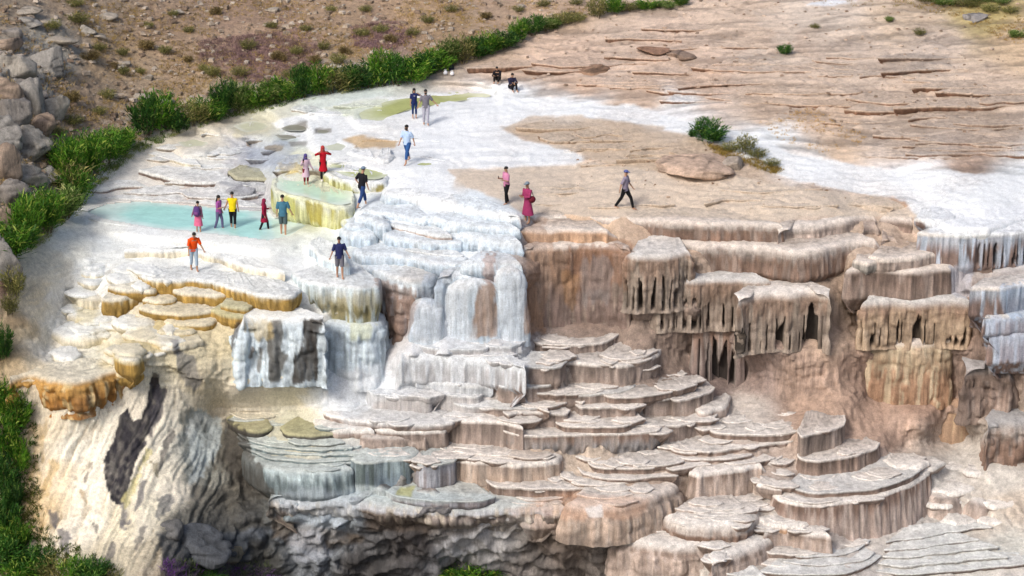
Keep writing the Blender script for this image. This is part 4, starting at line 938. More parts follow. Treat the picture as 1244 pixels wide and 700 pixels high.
def terrace(i):
    if is_mound(i): return mound(i)
    kind, h, ctop, cwall, pts, o = TER[i]
    z0 = float(zt[i])
    c = catmull(pts, 120)
    F = rim_points(c, z0)
    ppm = float(pxpm(c[60, 0], c[60, 1], z0))
    H = h / ppm
    dep = o.get('dep', 1.2)
    ya, yc = F[0, 1] + dep * .8, F[-1, 1] + dep * .8
    cxm = F[:, 0].mean()
    def yback(x): return np.interp(x, [F[0, 0], F[-1, 0]], [ya, yc]) if F[-1, 0] > F[0, 0] else np.full(np.shape(x), max(ya, yc))
    yb = F[:, 1].max() + dep
    # carry the rim round to the back at both ends
    def tail(e, sgn):
        t = np.linspace(0, 1, 10)[1:, None]
        tgt = np.array([e[0] - sgn * min(0.12 * (F[:, 0].max() - F[:, 0].min()), .5), float(np.max(yback(e[0]))), e[2] - .3 * (0 if o.get('flat') else 1)])
        return e * (1 - t) + tgt * t
    U = np.vstack([tail(F[0], -1)[::-1], F, tail(F[-1], 1)])
    U = resample(U, 0.036 if 'slit' in o else (.05 if h > 8 else .062))
    n = len(U)
    # scallops
    tan = np.gradient(U, axis=0); tan[:, 2] = 0
    kw = 9 if n < 80 else 15; ker = np.ones(kw) / kw
    for k in (0, 1): tan[:, k] = np.convolve(np.pad(tan[:, k], kw // 2, 'edge'), ker, 'valid')
    tan /= np.linalg.norm(tan, axis=1, keepdims=True) + 1e-9
    out = np.stack([tan[:, 1], -tan[:, 0], np.zeros(n)], -1)
    if (out * (U - np.array([cxm, yb, z0]))).sum(1).mean() < 0: out = -out
    front = np.clip(-out[:, 1] * 2 + 1.2, 0, 1)
    sc = fbm(U, 1.5, 4, 111) * (.10 if h < 10 else .15) * np.clip(np.minimum(np.arange(n), np.arange(n)[::-1]) / (n * .16), 0, 1)
    U = U + out * sc[:, None]
    U[:, 2] += fbm(U, .7, 3, 119) * (.03 if h < 8 else .05) * (0 if o.get('flat') else 1)
    r = o.get('r', .1 if kind == 'r' else (.45 if kind == 'R' else .035)) * 1.0
    r = min(r, max(H * .8, .035))
    flare = o.get('flare', .02); und = o.get('und', 0.0)
    lump = o.get('lump', .0)
    flu = {'d': .035, 'r': .045, 'R': .04, 'p': .04}[kind] * (1 if H > .35 else .6)
    rowsP, rowsV, rowsO = [], [], []
    # lip
    nl = 4 if r < .15 else 8
    for a in np.linspace(0, math.pi / 2, nl):
        rowsP.append((-r + r * math.sin(a), -(r - r * math.cos(a)) * (1 if r < .2 else .9)))
    zl = rowsP[-1][1]
    teeth = o.get('teeth', 0)
    L_ = np.full(n, H + zl + (.22 if h >= 40 else (.8 if h > 8 else .45))); nd = max(int((H + .6) / .1), 5)
    verts = []; vv = []
    for (oo, zz) in rowsP:
        q = U + out * oo; q[:, 2] += zz
        verts.append(q); vv.append(np.full(n, -0.02 + .0 * zz))
    tt = np.linspace(0, 1, nd + 1)[1:]
    dd = L_[None, :] * tt[:, None]
    q = np.repeat(U[None], nd, 0); q[:, :, 2] += zl - dd
    vh = (dd - zl) / max(H, .05)
    q0 = q * np.array([1, 1, 0]); q0[:, :, 2] = q[:, :, 2] * .18
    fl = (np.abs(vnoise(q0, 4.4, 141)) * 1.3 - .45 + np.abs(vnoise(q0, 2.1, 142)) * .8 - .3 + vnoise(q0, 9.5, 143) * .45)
    ofs = flare * dd + fl * flu * sstep(0, .25, dd / .4) - und * dd
    if lump: ofs = ofs + (billow(q * np.array([1, 1, .8]), 1.5, 3, 151) - .4) * lump * 1.6
    if teeth: ofs = ofs - teeth * .35 * sstep(.62, .98, vh + .25 * vnoise(q0, 6, 161))
    if kind == 'd': ofs = ofs - .05 * sstep(.0, .12, dd)       # the rim stands out a little
    ofs = ofs - .9 * np.clip(vh - 1.08, 0, 9) * H * (h < 40 and kind != 'R')
    sl_ = np.zeros_like(dd)
    if 'slit' in o:
        q1 = q * np.array([1, .6, 0])
        nz = np.abs(vnoise(q1, 5.2, 411)) + .12 * vnoise(q1, 11.0, 412)
        st_ = o['slit'] + .24 * vnoise(q1, 1.1, 413) + .16 * vnoise(q1, 6.5, 414)
        wd_ = .03 + .2 * np.clip((vh - st_) / .45, 0, 1); sl_ = sstep(wd_ + .08, wd_, nz) * (vh > st_) * (1 - sstep(.97, 1.06, vh))
        if 'slitx' in o: sl_ = sl_ * sstep(o['slitx'] - 10, o['slitx'] + 10, proj(q)[0])
        ofs = ofs - .42 * sl_
    if kind == 'R': ofs = ofs + .08 * np.sin(np.clip(vh, 0, 1) * 3.1)
    q = q + out[None] * ofs[:, :, None]
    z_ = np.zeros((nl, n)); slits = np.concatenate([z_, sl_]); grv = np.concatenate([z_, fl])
    W = np.concatenate([np.array(verts), q]); V = np.concatenate([np.array(vv), vh])
    nrow = len(W)
    # top, from the lip inwards
    ntop = int(np.clip(8 + dep * 4, 9, 20))
    top = []
    start = W[0]
    tx = cxm + (start[:, 0] - cxm) * .55
    tgt = np.stack([tx, yback(tx) + .1, start[:, 2]], -1)
    tgt[:, 1] = np.maximum(tgt[:, 1], start[:, 1] + .05)
    t = ((np.arange(1, ntop + 1) / ntop) ** 1.35)[:, None, None]
    q = start[None] * (1 - t) + tgt[None] * t
    dist = np.linalg.norm(q - start[None], axis=2)
    q[:, :, 2] += -.035 * np.clip(dist / .12, 0, 1) * (1 if kind == 'd' else 0) + .035 * dist
    q[:, :, 2] += (fbm(q, 1.3, 3, 171) * .055 + fbm(q, 5, 2, 172) * .02) * np.clip(dist / .3, 0, 1)
    ring = dist * 3.0 + fbm(q, .9, 2, 173) * 1.6
    fr = ring - np.floor(ring)
    q[:, :, 2] += .03 * sstep(.6, 1, fr) * np.clip(dist * 2, 0, 1)
    if o.get('basin'): q[:, :, 2] -= o['basin'] * sstep(.08, .3, dist)
    T = q[::-1]
    rl = np.concatenate([(sstep(.0, .1, fr) * sstep(.4, .2, fr) * np.clip(dist * 2, 0, 1))[::-1], np.zeros((nrow, n))]).ravel()[:, None]
    A = np.concatenate([T, W], 0)
    Vt = np.concatenate([np.full((ntop, n), -1.0), V], 0)
    Pf = A.reshape(-1, 3); vf = Vt.ravel()
    gcol, gg, px, py = world_col(Pf)
    tc = lin(PAL.get(ctop, (220, 215, 205))) * ALB
    n1 = fbm(Pf, 1.2, 3, 181)[:, None]
    topc = gcol * 1.03 if ctop == 'g' else tc * .62 + gcol * .38
    topc = topc * (1 + .16 * n1) * (1 + (.22 if ctop in ('tt', 'pt', 'pk', 'gy') else .08) * fbm(Pf, 3.2, 4, 183)[:, None])
    if ctop in ('tt', 'pt'):
        # pale dust on the rim, warmer and greyer behind
        di = np.concatenate([np.linalg.norm(T - W[0][None], axis=2), np.zeros((nrow, n))]).ravel()[:, None]
        k = np.clip(di / .9, 0, 1)
        topc = topc * (1 - .16 * k) * (1 - .35 * (1 - k)) + lin((246, 242, 236)) * ALB * .38 * (1 - k)
    topc = topc * (1 - (.28 if ctop in ('tt', 'pt', 'pk', 'gy', 'te', 'cr') else .07) * rl)
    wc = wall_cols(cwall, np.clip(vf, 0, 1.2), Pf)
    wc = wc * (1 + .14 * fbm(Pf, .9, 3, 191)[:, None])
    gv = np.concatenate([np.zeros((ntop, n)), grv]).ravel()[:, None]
    wc = wc * np.clip(1 + .42 * gv, .55, 1.35)  # flute grooves darkened: crease shading put into the wall colour
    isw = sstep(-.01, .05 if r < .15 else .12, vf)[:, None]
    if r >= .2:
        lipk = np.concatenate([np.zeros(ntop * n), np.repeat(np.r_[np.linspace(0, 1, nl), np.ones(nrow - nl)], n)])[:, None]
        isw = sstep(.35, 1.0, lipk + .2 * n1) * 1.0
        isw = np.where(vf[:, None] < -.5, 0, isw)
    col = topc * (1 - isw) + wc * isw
    # slits between icicles blackened: the gaps' darkness is put into the colour
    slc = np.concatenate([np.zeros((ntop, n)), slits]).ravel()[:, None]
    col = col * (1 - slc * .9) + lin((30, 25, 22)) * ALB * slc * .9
    col = stain(Pf, col, px, py)
    gr = np.where(isw[:, 0] > .5, .75, .85) * (0.55 if ctop in ('w', 'wb') and cwall in ('wb', 'w', 'cr', 'wg') else 1)
    if o.get('raw'): return Pf, grid_faces(nrow + ntop, n), np.clip(col, .01, .9), gr
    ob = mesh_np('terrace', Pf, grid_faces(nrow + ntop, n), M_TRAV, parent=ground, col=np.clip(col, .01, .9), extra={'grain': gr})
    return ob
terraces = [terrace(i) for i in range(nT)]
dg = bpy.context.evaluated_depsgraph_get()

# ------------------------------------------------------------------ pools
def water_mat(name):
    """shallow milky water: its colour pales where the bed rises to the rim"""
    m, nt, b = new_mat(name, .12, .4)
    L = nt.links.new
    g = N(nt, 'ShaderNodeNewGeometry'); at = N(nt, 'ShaderNodeAttribute', attribute_name='Col')
    no = N(nt, 'ShaderNodeTexNoise', i_Scale=1.3, i_Detail=6.0, i_Roughness=.65); L(g.outputs['Position'], no.inputs['Vector'])
    mr = N(nt, 'ShaderNodeMapRange'); mr.inputs['From Min'].default_value = .35; mr.inputs['From Max'].default_value = .65; mr.inputs['To Min'].default_value = .88; mr.inputs['To Max'].default_value = 1.08
    L(no.outputs['Fac'], mr.inputs['Value'])
    sc = N(nt, 'ShaderNodeVectorMath', operation='SCALE'); L(at.outputs['Color'], sc.inputs[0]); L(mr.outputs[0], sc.inputs['Scale']); L(sc.outputs[0], b.inputs['Base Color'])
    n2 = N(nt, 'ShaderNodeTexNoise', i_Scale=7.0, i_Detail=3.0); L(g.outputs['Position'], n2.inputs['Vector'])
    bp = N(nt, 'ShaderNodeBump', i_Strength=.3, i_Distance=.03); L(n2.outputs['Fac'], bp.inputs['Height']); L(bp.outputs['Normal'], b.inputs['Normal'])
    return m
M_WATER = water_mat('milky_water')
WCOL = dict(grey=((150, 148, 134), (196, 198, 190)), pale=((212, 214, 188), (232, 234, 222)), turquoise=((176, 226, 219), (226, 240, 236)), mint=((200, 228, 200), (230, 238, 222)), olive=((186, 192, 130), (222, 226, 196)))
class Depth:
    """how far the land lies from the camera, on a grid of rays"""
    def __init__(s, objs):
        V = []
        for o in objs:
            v = np.empty(len(o.data.vertices) * 3, np.float32); o.data.vertices.foreach_get('co', v); V.append(v.reshape(-1, 3))
        V = np.concatenate(V); px, py = proj(V)
        fw = (V[:, 1] - CAM[1]) * CP - (V[:, 2] - CAM[2]) * SP
        k = (px > -58) & (px < 1302) & (py > -58) & (py < 758)
        i = ((px[k] + 60)).astype(int); j = ((py[k] + 60)).astype(int)
        s.g = np.full((820, 1364), 1e9); np.minimum.at(s.g, (j, i), fw[k])
        g = np.pad(s.g, 1, constant_values=1e9)
        m = np.minimum.reduce([g[a:a + 820, b:b + 1364] for a in range(3) for b in range(3)])
        s.g = np.where(s.g > m + .6, m, s.g)
        for _ in range(3):
            g = np.pad(s.g, 1, mode='edge'); m = np.minimum.reduce([g[a:a + 820, b:b + 1364] for a in range(3) for b in range(3)])
            s.g = np.where(s.g > 1e8, m, s.g)
    def __call__(s, px, py):
        px = np.asarray(px, float); py = np.asarray(py, float)
        j = np.clip((py + 60).astype(int), 1, 818); i = np.clip((px + 60).astype(int), 1, 1362)
        f = np.median([s.g[j + a, i + b] for a in (-1, 0, 1) for b in (-1, 0, 1)], axis=0)
        d = rays(px, py)
        fwd = d[..., 1] * CP - d[..., 2] * SP
        return CAM + d * (f / fwd)[..., None]
LAND = Depth([ground] + terraces)
# small ledges lying on the tops and slopes
rr = random.Random(5)
def mini(px, py, w, h, sag, kind='d', ctop='g', cwall='g', **o):
    P_ = LAND(np.array([px, px, px - w * .3, px + w * .3]), np.array([py + 1., py - 7., py, py]))
    dz = P_[1, 2] - P_[0, 2]; dy = P_[1, 1] - P_[0, 1]
    if dy <= .25 or dz / max(dy, .01) > .9: return None
    z = float(P_[0, 2]) + h / 26.6 * .5
    a = rr.uniform(-.05, .05)
    k = 7; pts = []
    for q in range(k):
        u = q / (k - 1) * 2 - 1
        pts.append((px + u * w / 2, py + sag * (1 - abs(u) ** 2.2) - sag + a * u * w / 2 + rr.uniform(-1, 1) * .8))
    TER.append((kind, h, ctop, cwall, pts, dict(dep=o.get('dep', .5), mini=1, **{k_: v for k_, v in o.items() if k_ != 'dep'})))
    rimc.append(catmull(pts, 60))
    zt_.append(z); return True
zt_ = []
def scatter_minis(n, poly, wr, hr, sr, **o):
    a = np.array(poly, float); c = 0; t = 0
    while c < n and t < n * 8:
        t += 1
        x = rr.uniform(a[:, 0].min(), a[:, 0].max()); y = rr.uniform(a[:, 1].min(), a[:, 1].max())
        if seg_sd(np.array([x]), np.array([y]), poly)[0] < 0: continue
        if mini(x, y, rr.uniform(*wr), rr.uniform(*hr), rr.uniform(*sr), **o): c += 1
scatter_minis(24, [(400,470),(560,440),(840,470),(900,520),(860,560),(560,590),(440,530)], (28, 70), (3, 6), (3, 7), ctop='tt', cwall='bw')
scatter_minis(8, [(500,430),(800,430),(790,470),(520,470)], (24, 50), (3, 5), (3, 6), ctop='tt', cwall='tw')
scatter_minis(14, [(900,560),(1100,560),(1100,640),(940,690),(860,690),(880,600)], (30, 80), (3, 5), (3, 7), ctop='tt', cwall='bw')
scatter_minis(12, [(1080,560),(1244,575),(1244,640),(1130,645)], (30, 70), (4, 8), (4, 8), kind='r', ctop='tt', cwall='pk', r=.2)
scatter_minis(8, [(640,560),(900,590),(860,640),(640,620)], (30, 70), (3, 5), (3, 6), ctop='tt', cwall='pk')
scatter_minis(16, [(90,320),(170,330),(200,400),(250,420),(200,450),(60,440),(60,360)], (24, 60), (4, 8), (4, 8), kind='r', ctop='w', cwall='cr', r=.14)
scatter_minis(34, [(540,70),(760,30),(1000,60),(1244,100),(1244,190),(1000,170),(800,110),(620,100)], (50, 190), (2.5, 5), (-3, 5), ctop='g', cwall='led', dep=1.2)
scatter_minis(12, [(1020,120),(1244,120),(1244,205),(1100,190)], (70, 210), (3.5, 7), (-2, 6), ctop='g', cwall='led', dep=1.4)
first = nT
n_single = 298 - nT
scatter_minis(95, [(390,480),(500,420),(640,410),(800,420),(870,480),(1000,510),(1120,570),(1080,640),(940,690),(860,690),(780,640),(680,610),(560,590),(430,540)], (18, 60), (2, 4.2), (2, 6), ctop='tt', cwall='bw', dep=.45)
scatter_minis(26, [(180,190),(330,130),(480,120),(520,190),(460,215),(330,240),(200,235),(120,240)], (24, 80), (1.6, 3.4), (-2, 4), ctop='w', cwall='gr', dep=.5)
scatter_minis(14, [(300,480),(380,500),(500,560),(430,590),(330,560),(290,520)], (24, 60), (2, 4), (2, 5), ctop='te', cwall='tg', dep=.4)
scatter_minis(22, [(80,320),(200,330),(250,400),(240,450),(60,440),(60,360)], (20, 50), (2.5, 5), (2, 6), kind='r', ctop='w', cwall='cr', dep=.4)
scatter_minis(16, [(620,150),(700,146),(850,168),(930,208),(800,212),(690,190)], (30, 120), (2.5, 5), (-3, 5), ctop='g', cwall='led', dep=.8)
scatter_minis(12, [(600,215),(800,215),(1060,235),(1050,258),(700,258)], (40, 150), (1.6, 3), (-3, 3), ctop='g', cwall='led', dep=.8)
scatter_minis(16, [(640,80),(900,20),(1244,40),(1244,120),(900,110),(700,112)], (50, 170), (1.8, 3.5), (-4, 4), ctop='g', cwall='led', dep=.9)
zt = np.r_[zt, np.array(zt_)]
terraces += [terrace(i) for i in range(first, min(298, len(TER)))]
if len(TER) > 298:
    cnt = 0; RV, RF, RC, RG = [], [], [], []
    for i in range(298, len(TER)):
        TER[i][5]['raw'] = 1
        v_, f_, c_, g_ = terrace(i); RV.append(v_); RF.append(f_ + cnt); RC.append(c_); RG.append(g_); cnt += len(v_)
    terraces.append(tag(mesh_np('small_ledges', np.concatenate(RV), np.concatenate(RF), M_TRAV, parent=ground, col=np.concatenate(RC), extra={'grain': np.concatenate(RG)}), kind='stuff'))
nT = len(TER)
LAND = Depth([ground] + terraces)
def ground_at(px, py): return Vector(LAND(float(px), float(py)))
for ip, (kind, poly, zz) in enumerate(POOLS):
    c = catmull(list(poly) + [poly[0]], 90)[:-1]
    if zz is None:
        zz = ZPOOL[ip] - .03
        for i in range(nT):
            if TER[i][5].get('pool') == ip: zz = float(zt[i]) - .035
    if ip in (1, 2): c = c.mean(0) + (c - c.mean(0)) * np.array([1.09, 1.2])
    R_ = unproj(c[:, 0], c[:, 1], zz)
    ctr = R_.mean(0)
    ringsn = 8
    V = [ctr[None]] + [ctr + (R_ - ctr) * (k / ringsn) for k in range(1, ringsn + 1)]
    n = len(R_)
    F3 = np.array([(0, 1 + a, 1 + (a + 1) % n) for a in range(n)])
    F4 = np.array([(1 + k * n + a, 1 + (k + 1) * n + a, 1 + (k + 1) * n + (a + 1) % n, 1 + k * n + (a + 1) % n) for k in range(ringsn - 1) for a in range(n)])
    V = np.concatenate(V); rad = np.r_[0, np.repeat(np.arange(1, ringsn + 1) / ringsn, n)]
    w = sstep(.55, 1.02, rad + .22 * fbm(V, .8, 3, 401))[:, None]
    wc_ = lin(WCOL[kind][0]) * ALB * (1 - w) + lin(WCOL[kind][1]) * ALB * w
    po = mesh_np('pool_water', V, [F3, F4], M_WATER, col=wc_); tag(po, kind='structure')

# ------------------------------------------------------------------ vegetation
def leaf_mat(name, rough=.6):
    m, nt, b = new_mat(name, rough, .25)
    L = nt.links.new
    at = N(nt, 'ShaderNodeAttribute', attribute_name='Col')
    oi = N(nt, 'ShaderNodeObjectInfo')
    mr = N(nt, 'ShaderNodeMapRange'); mr.inputs['To Min'].default_value = .8; mr.inputs['To Max'].default_value = 1.25
    L(oi.outputs['Random'], mr.inputs['Value'])
    sc = N(nt, 'ShaderNodeVectorMath', operation='SCALE'); L(at.outputs['Color'], sc.inputs[0]); L(mr.outputs[0], sc.inputs['Scale'])
    L(sc.outputs[0], b.inputs['Base Color'])
    tr = N(nt, 'ShaderNodeBsdfTranslucent'); L(sc.outputs[0], tr.inputs['Color'])
    mx = N(nt, 'ShaderNodeMixShader'); mx.inputs[0].default_value = .3
    out = nt.nodes['Material Output']
    L(b.outputs[0], mx.inputs[1]); L(tr.outputs[0], mx.inputs[2]); L(mx.outputs[0], out.inputs['Surface'])
    return m
M_LEAF = leaf_mat('leaf'); M_STEM = plain('stem_bark', (.11, .08, .05)); M_STRAW = leaf_mat('dry_grass', .8)
def blades(base, dirs, length, width, cols, bend=.35, rs=None):
    """curved two-segment blades: arrays of root points, directions, lengths, widths"""
    n = len(base)
    side = np.cross(dirs, rs.normal(size=(n, 3))); side /= np.linalg.norm(side, axis=1, keepdims=True) + 1e-9
    mid = base + dirs * (length * .55)[:, None]
    droop = np.c_[dirs[:, :2] * .6, -np.full(n, .5)] * (bend * length)[:, None] * rs.uniform(.2, 1, n)[:, None]
    tip = base + dirs * length[:, None] + droop
    w = side * width[:, None] / 2
    V = np.stack([base - w * .6, base + w * .6, mid + w, mid - w, tip], 1).reshape(-1, 3)
    k = np.arange(n)[:, None] * 5
    F4 = k + np.array([[0, 1, 2, 3]]); F3 = k + np.array([[3, 2, 4]])
    C = np.repeat(cols, 5, 0)
    return V, F4, F3, C
def bush_mesh(seed, n=1500, green=((60, 108, 34), (30, 66, 24), (120, 150, 66)), up=.9, name='foliage', mat=None, lw=.035):
    rs = np.random.default_rng(seed)
    ns = 26
    # clusters (shoots) inside a dome, each carrying its own leaves
    th = rs.uniform(0, 2 * math.pi, ns); r = np.sqrt(rs.uniform(0, 1, ns)) * .42
    root = np.c_[np.cos(th) * r * .5, np.sin(th) * r * .5, np.zeros(ns)]
    top = np.c_[np.cos(th) * r * 1.25, np.sin(th) * r * 1.25, (1 - (r / .55) ** 2 * .45) * rs.uniform(.72, 1.08, ns)]
    si = rs.integers(0, ns, n); t = rs.uniform(.12, 1, n) ** .8
    base = root[si] * (1 - t[:, None]) + top[si] * t[:, None] + rs.normal(size=(n, 3)) * np.array([.07, .07, .045])
    base[:, 2] = np.maximum(base[:, 2], .0)
    d = (top - root)[si]; d /= np.linalg.norm(d, axis=1, keepdims=True)
    d = d * up + rs.normal(size=(n, 3)) * .36; d[:, 2] = np.abs(d[:, 2]) * (.7 if up > .5 else 1)
    d /= np.linalg.norm(d, axis=1, keepdims=True)
    g = np.array([lin(c) for c in green])
    shoot = rs.uniform(0, 1, ns)[si][:, None]
    v = np.clip(shoot + rs.normal(size=(n, 1)) * .18, 0, 1)
    col = g[1] * (1 - v) + g[0] * v
    lt = (rs.uniform(0, 1, (n, 1)) < .14) * 1.0
    col = col * (1 - lt) + g[2] * lt
    return blades(base, d, rs.uniform(.08, .22, n), rs.uniform(.45, 1.0, n) * lw, col * .74, .35, rs) + (root, top)
def make_bush_data(seed, **k):
    V, F4, F3, C, root, top = bush_mesh(seed, **k)
    ob = mesh_np('foliage', V, [F4, F3], M_LEAF, col=C, smooth=False)
    Vs, Fs = [], []
    for j in range(0, len(root), 2):
        a, b = root[j], top[j] * .85
        o = len(Vs) * 6; ang = np.arange(3) * 2.094
        ring = np.c_[np.cos(ang), np.sin(ang), np.zeros(3)]
        Vs.append(np.r_[a + ring * .012, b + ring * .004])
        for q in range(3): Fs.append((o + q, o + (q + 1) % 3, o + 3 + (q + 1) % 3, o + 3 + q))
    st = mesh_np('stem', np.concatenate(Vs), [np.array(Fs)], M_STEM)
    return ob, st
BG = dict(dry=((150, 132, 84), (110, 94, 60), (190, 170, 120)), bright=((104, 154, 40), (54, 104, 28), (170, 192, 84)), dark=((66, 116, 40), (34, 74, 28), (120, 156, 70)), olive=((140, 140, 78), (100, 104, 58), (196, 184, 116)), pale=((120, 146, 70), (76, 104, 44), (186, 190, 124)))
protos = {}
for key, seeds in (('bright', (1, 2, 3)), ('dark', (4, 5)), ('olive', (6, 7)), ('pale', (8,)), ('dry', (9,))):
    protos[key] = [make_bush_data(s, green=BG[key], n=1700 if key != 'olive' else 900) for s in seeds]
used_p = set()
brng = random.Random(3)
def bush(px, py, w, h, key, label, group, name='green_bush', cat='bush', var=None):
    P = ground_at(px, py)
    k = brng.randrange(len(protos[key])) if var is None else var
    r = empty(name, P - Vector((0, -.12, .06)), brng.uniform(0, 6.28))
    r.scale = (w / 27.5, w / 27.5 * .9, h / 27.5)
    tag(r, label, cat, group)
    fo, st = protos[key][k]
    for src in (fo, st):
        if (key, k, src.name) in used_p: c = src.copy(); link(c)
        else: c = src; used_p.add((key, k, src.name))
        c.parent = r
    return r
ORD = ['first','second','third','fourth','fifth','sixth','seventh','eighth','ninth','tenth','eleventh','twelfth','thirteenth','fourteenth','fifteenth','sixteenth','seventeenth','eighteenth','nineteenth','twentieth',
  'twenty-first','twenty-second','twenty-third','twenty-fourth','twenty-fifth','twenty-sixth','twenty-seventh','twenty-eighth','twenty-ninth','thirtieth','thirty-first','thirty-second','thirty-third','thirty-fourth','thirty-fifth','thirty-sixth','thirty-seventh','thirty-eighth','thirty-ninth','fortieth','forty-first','forty-second','forty-third','forty-fourth','forty-fifth','forty-sixth','forty-seventh','forty-eighth','forty-ninth','fiftieth']
ORD += ['fifty-' + o for o in ORD[:9]] + ['sixtieth'] + ['sixty-' + o for o in ORD[:9]] + ['seventieth'] + ['seventy-' + o for o in ORD[:9]] + ['eightieth'] + ['eighty-' + o for o in ORD[:9]]
ROW = [(8,314,52,50,'bright'),(32,300,50,50,'bright'),(54,282,48,48,'bright'),(76,264,46,46,'bright'),(94,246,40,44,'bright'),(84,236,44,50,'bright'),(106,214,52,48,'bright'),(80,218,44,50,'bright'),(126,196,42,44,'bright'),(146,186,38,36,'bright'),(138,176,30,26,'dark'),
 (176,166,44,46,'dark'),(196,160,46,48,'bright'),(216,160,38,34,'dark'),(236,152,42,36,'bright'),(252,146,40,36,'bright'),(274,140,44,40,'dark'),(292,136,42,38,'bright'),(312,130,40,36,'bright'),(328,126,36,34,'pale'),
 (346,122,42,38,'bright'),(366,118,40,36,'dark'),(386,114,42,38,'bright'),(406,112,44,40,'bright'),(424,108,40,36,'pale'),(442,108,44,44,'dark'),(462,105,42,42,'bright'),(482,103,42,40,'dark'),(500,100,42,40,'bright'),(516,94,38,36,'dark'),
 (530,86,38,36,'bright'),(546,80,38,34,'dark'),(562,76,38,34,'bright'),(578,70,36,32,'dark'),(594,64,36,30,'bright'),(612,58,34,28,'dark'),(630,50,32,26,'bright'),(648,42,32,26,'dark'),(666,36,30,22,'bright'),(684,30,30,20,'olive'),(700,26,28,16,'olive'),
 (726,22,34,26,'bright'),(744,16,32,22,'bright'),(764,13,30,16,'olive'),(786,11,32,14,'bright'),(808,9,30,12,'olive'),(828,6,30,12,'bright')]
words = dict(bright='bright green', dark='dark green', olive='dull olive', pale='pale flowering')
for i, (x, y, w, h, k) in enumerate(ROW):
    vr = (.78, 1.08, .92, 1.16, .84)[(i * 3) % 5]; k = ('pale' if i % 7 == 3 else ('olive' if i % 9 == 5 else k))
    bush(x, y, w * 1.12 * (2 - vr) * .96, h * 1.05 * vr, k, '%s reedy bush, %s from the lower end of the green hedge strip' % (words[k], ORD[i]), 'bushes in the strip along the edge of the white stone')
LOW = [(6,500,40,50,'bright'),(22,520,36,56,'bright'),(10,550,44,60,'bright'),(26,572,32,52,'bright'),(8,600,44,56,'dark'),(20,620,30,40,'dark'),(6,650,44,50,'dark'),(24,668,40,44,'bright'),(10,694,50,52,'dark'),(46,700,44,40,'dark'),(70,702,44,32,'olive'),(92,704,40,30,'bright'),(114,706,40,30,'dark'),(30,708,44,40,'bright'),(136,708,30,22,'olive')]
for i, (x, y, w, h, k) in enumerate(LOW):
    bush(x - 3, y + 3, w * .9, h * .9, k, '%s leafy bush in the bottom left corner, %s from the top down' % (words[k], ORD[i]), 'bushes in the bottom left corner')
ONE = [(3,440,22,44,'dark','dark green bush at the left edge beside the brown earth bank'),(18,362,26,34,'olive','yellow-green bush below the hedge at the left edge of the white dome'),(12,384,20,26,'olive','small olive bush just under the yellow-green bush at left edge'),
 (860,172,46,26,'dark','round dark green bush beside the white run on the plateau'),(842,166,14,9,'dark','tiny bush on the left side of the round dark one'),(906,186,26,24,'olive','feathery olive bush right of the round dark bush'),(888,184,24,12,'olive','low olive tuft between the round bush and the feathery one'),(920,192,24,12,'olive','low yellowish bush at the lower right of the feathery bush'),
 (938,202,20,10,'olive','last low tuft down the edge of the white run'),(954,66,18,14,'dark','lone small green bush on the bare right plateau'),(1118,43,18,10,'olive','small green tuft on the upper right plateau'),(570,712,60,30,'bright','bright green bush at the bottom edge under the dark cliff'),(590,716,40,24,'bright','smaller green bush beside the bright one at the bottom edge'),(548,716,30,20,'bright','leafy sprig left of the bright bush at the bottom edge'),
 (250,708,40,14,'dark','low green plant at the bottom edge under the dark boulder')]
for x, y, w, h, k, lab in ONE: bush(x, y, w * 1.1, h * 1.05, k, lab, None, var=0)
# dry shrubs over the hillside, counted from the left
SH = sorted([(86,125,20,16),(150,92,16,14),(176,60,24,14),(95,28,30,16),(258,93,22,16),(140,84,14,10),(64,36,24,14),(92,8,24,12),(148,68,18,12),(200,66,20,14),(230,40,16,10),(120,62,20,12),(110,74,26,14),(170,90,14,10),(228,76,14,10),(246,86,14,10),(300,60,26,14),(340,74,24,14),(360,66,20,12),(382,78,20,14),(352,96,22,14),(290,92,24,14),(410,78,24,16),(392,60,18,12),(440,44,22,12),(462,40,24,12),(476,52,20,12),(372,38,18,10),(420,66,18,12),(500,44,20,12),(520,28,20,12),(548,14,20,10),(444,14,20,10),(330,34,18,10),(262,18,20,12),(210,20,16,10),(180,34,16,10),(402,14,16,9),(590,22,20,10),(630,14,18,9),(130,120,22,14),(88,152,24,14),(70,165,20,12),(120,140,20,12),(660,8,20,10),(700,6,20,10)])
for i, (x, y, w, h) in enumerate(SH):
    bush(x, y, w * 1.1, h, ('olive', 'olive', 'dry', 'olive')[(i * 7) % 4], 'low dry shrub on the brown hillside, %s from the left among them' % ORD[i], 'low shrubs scattered on the hillside', name='dry_shrub', cat='shrub')
SR = sorted([(1148,6,34,12),(1176,8,40,14),(1204,14,30,12),(1228,16,24,10),(1126,2,30,10),(1190,2,36,10),(1236,46,24,12),(1216,4,30,10),(990,34,14,7),(1080,26,14,8)])
for i, (x, y, w, h) in enumerate(SR):
    bush(x, y, w * 1.1, h, 'pale' if i % 2 else 'olive', 'yellowish tuft on the upper right plateau, %s from the left among them' % ORD[i], 'tufts in the upper right corner', name='dry_shrub', cat='shrub')
for k, l in protos.items():
    for v, (fo, st) in enumerate(l):
        if fo.parent is None: bpy.data.objects.remove(fo); bpy.data.objects.remove(st)

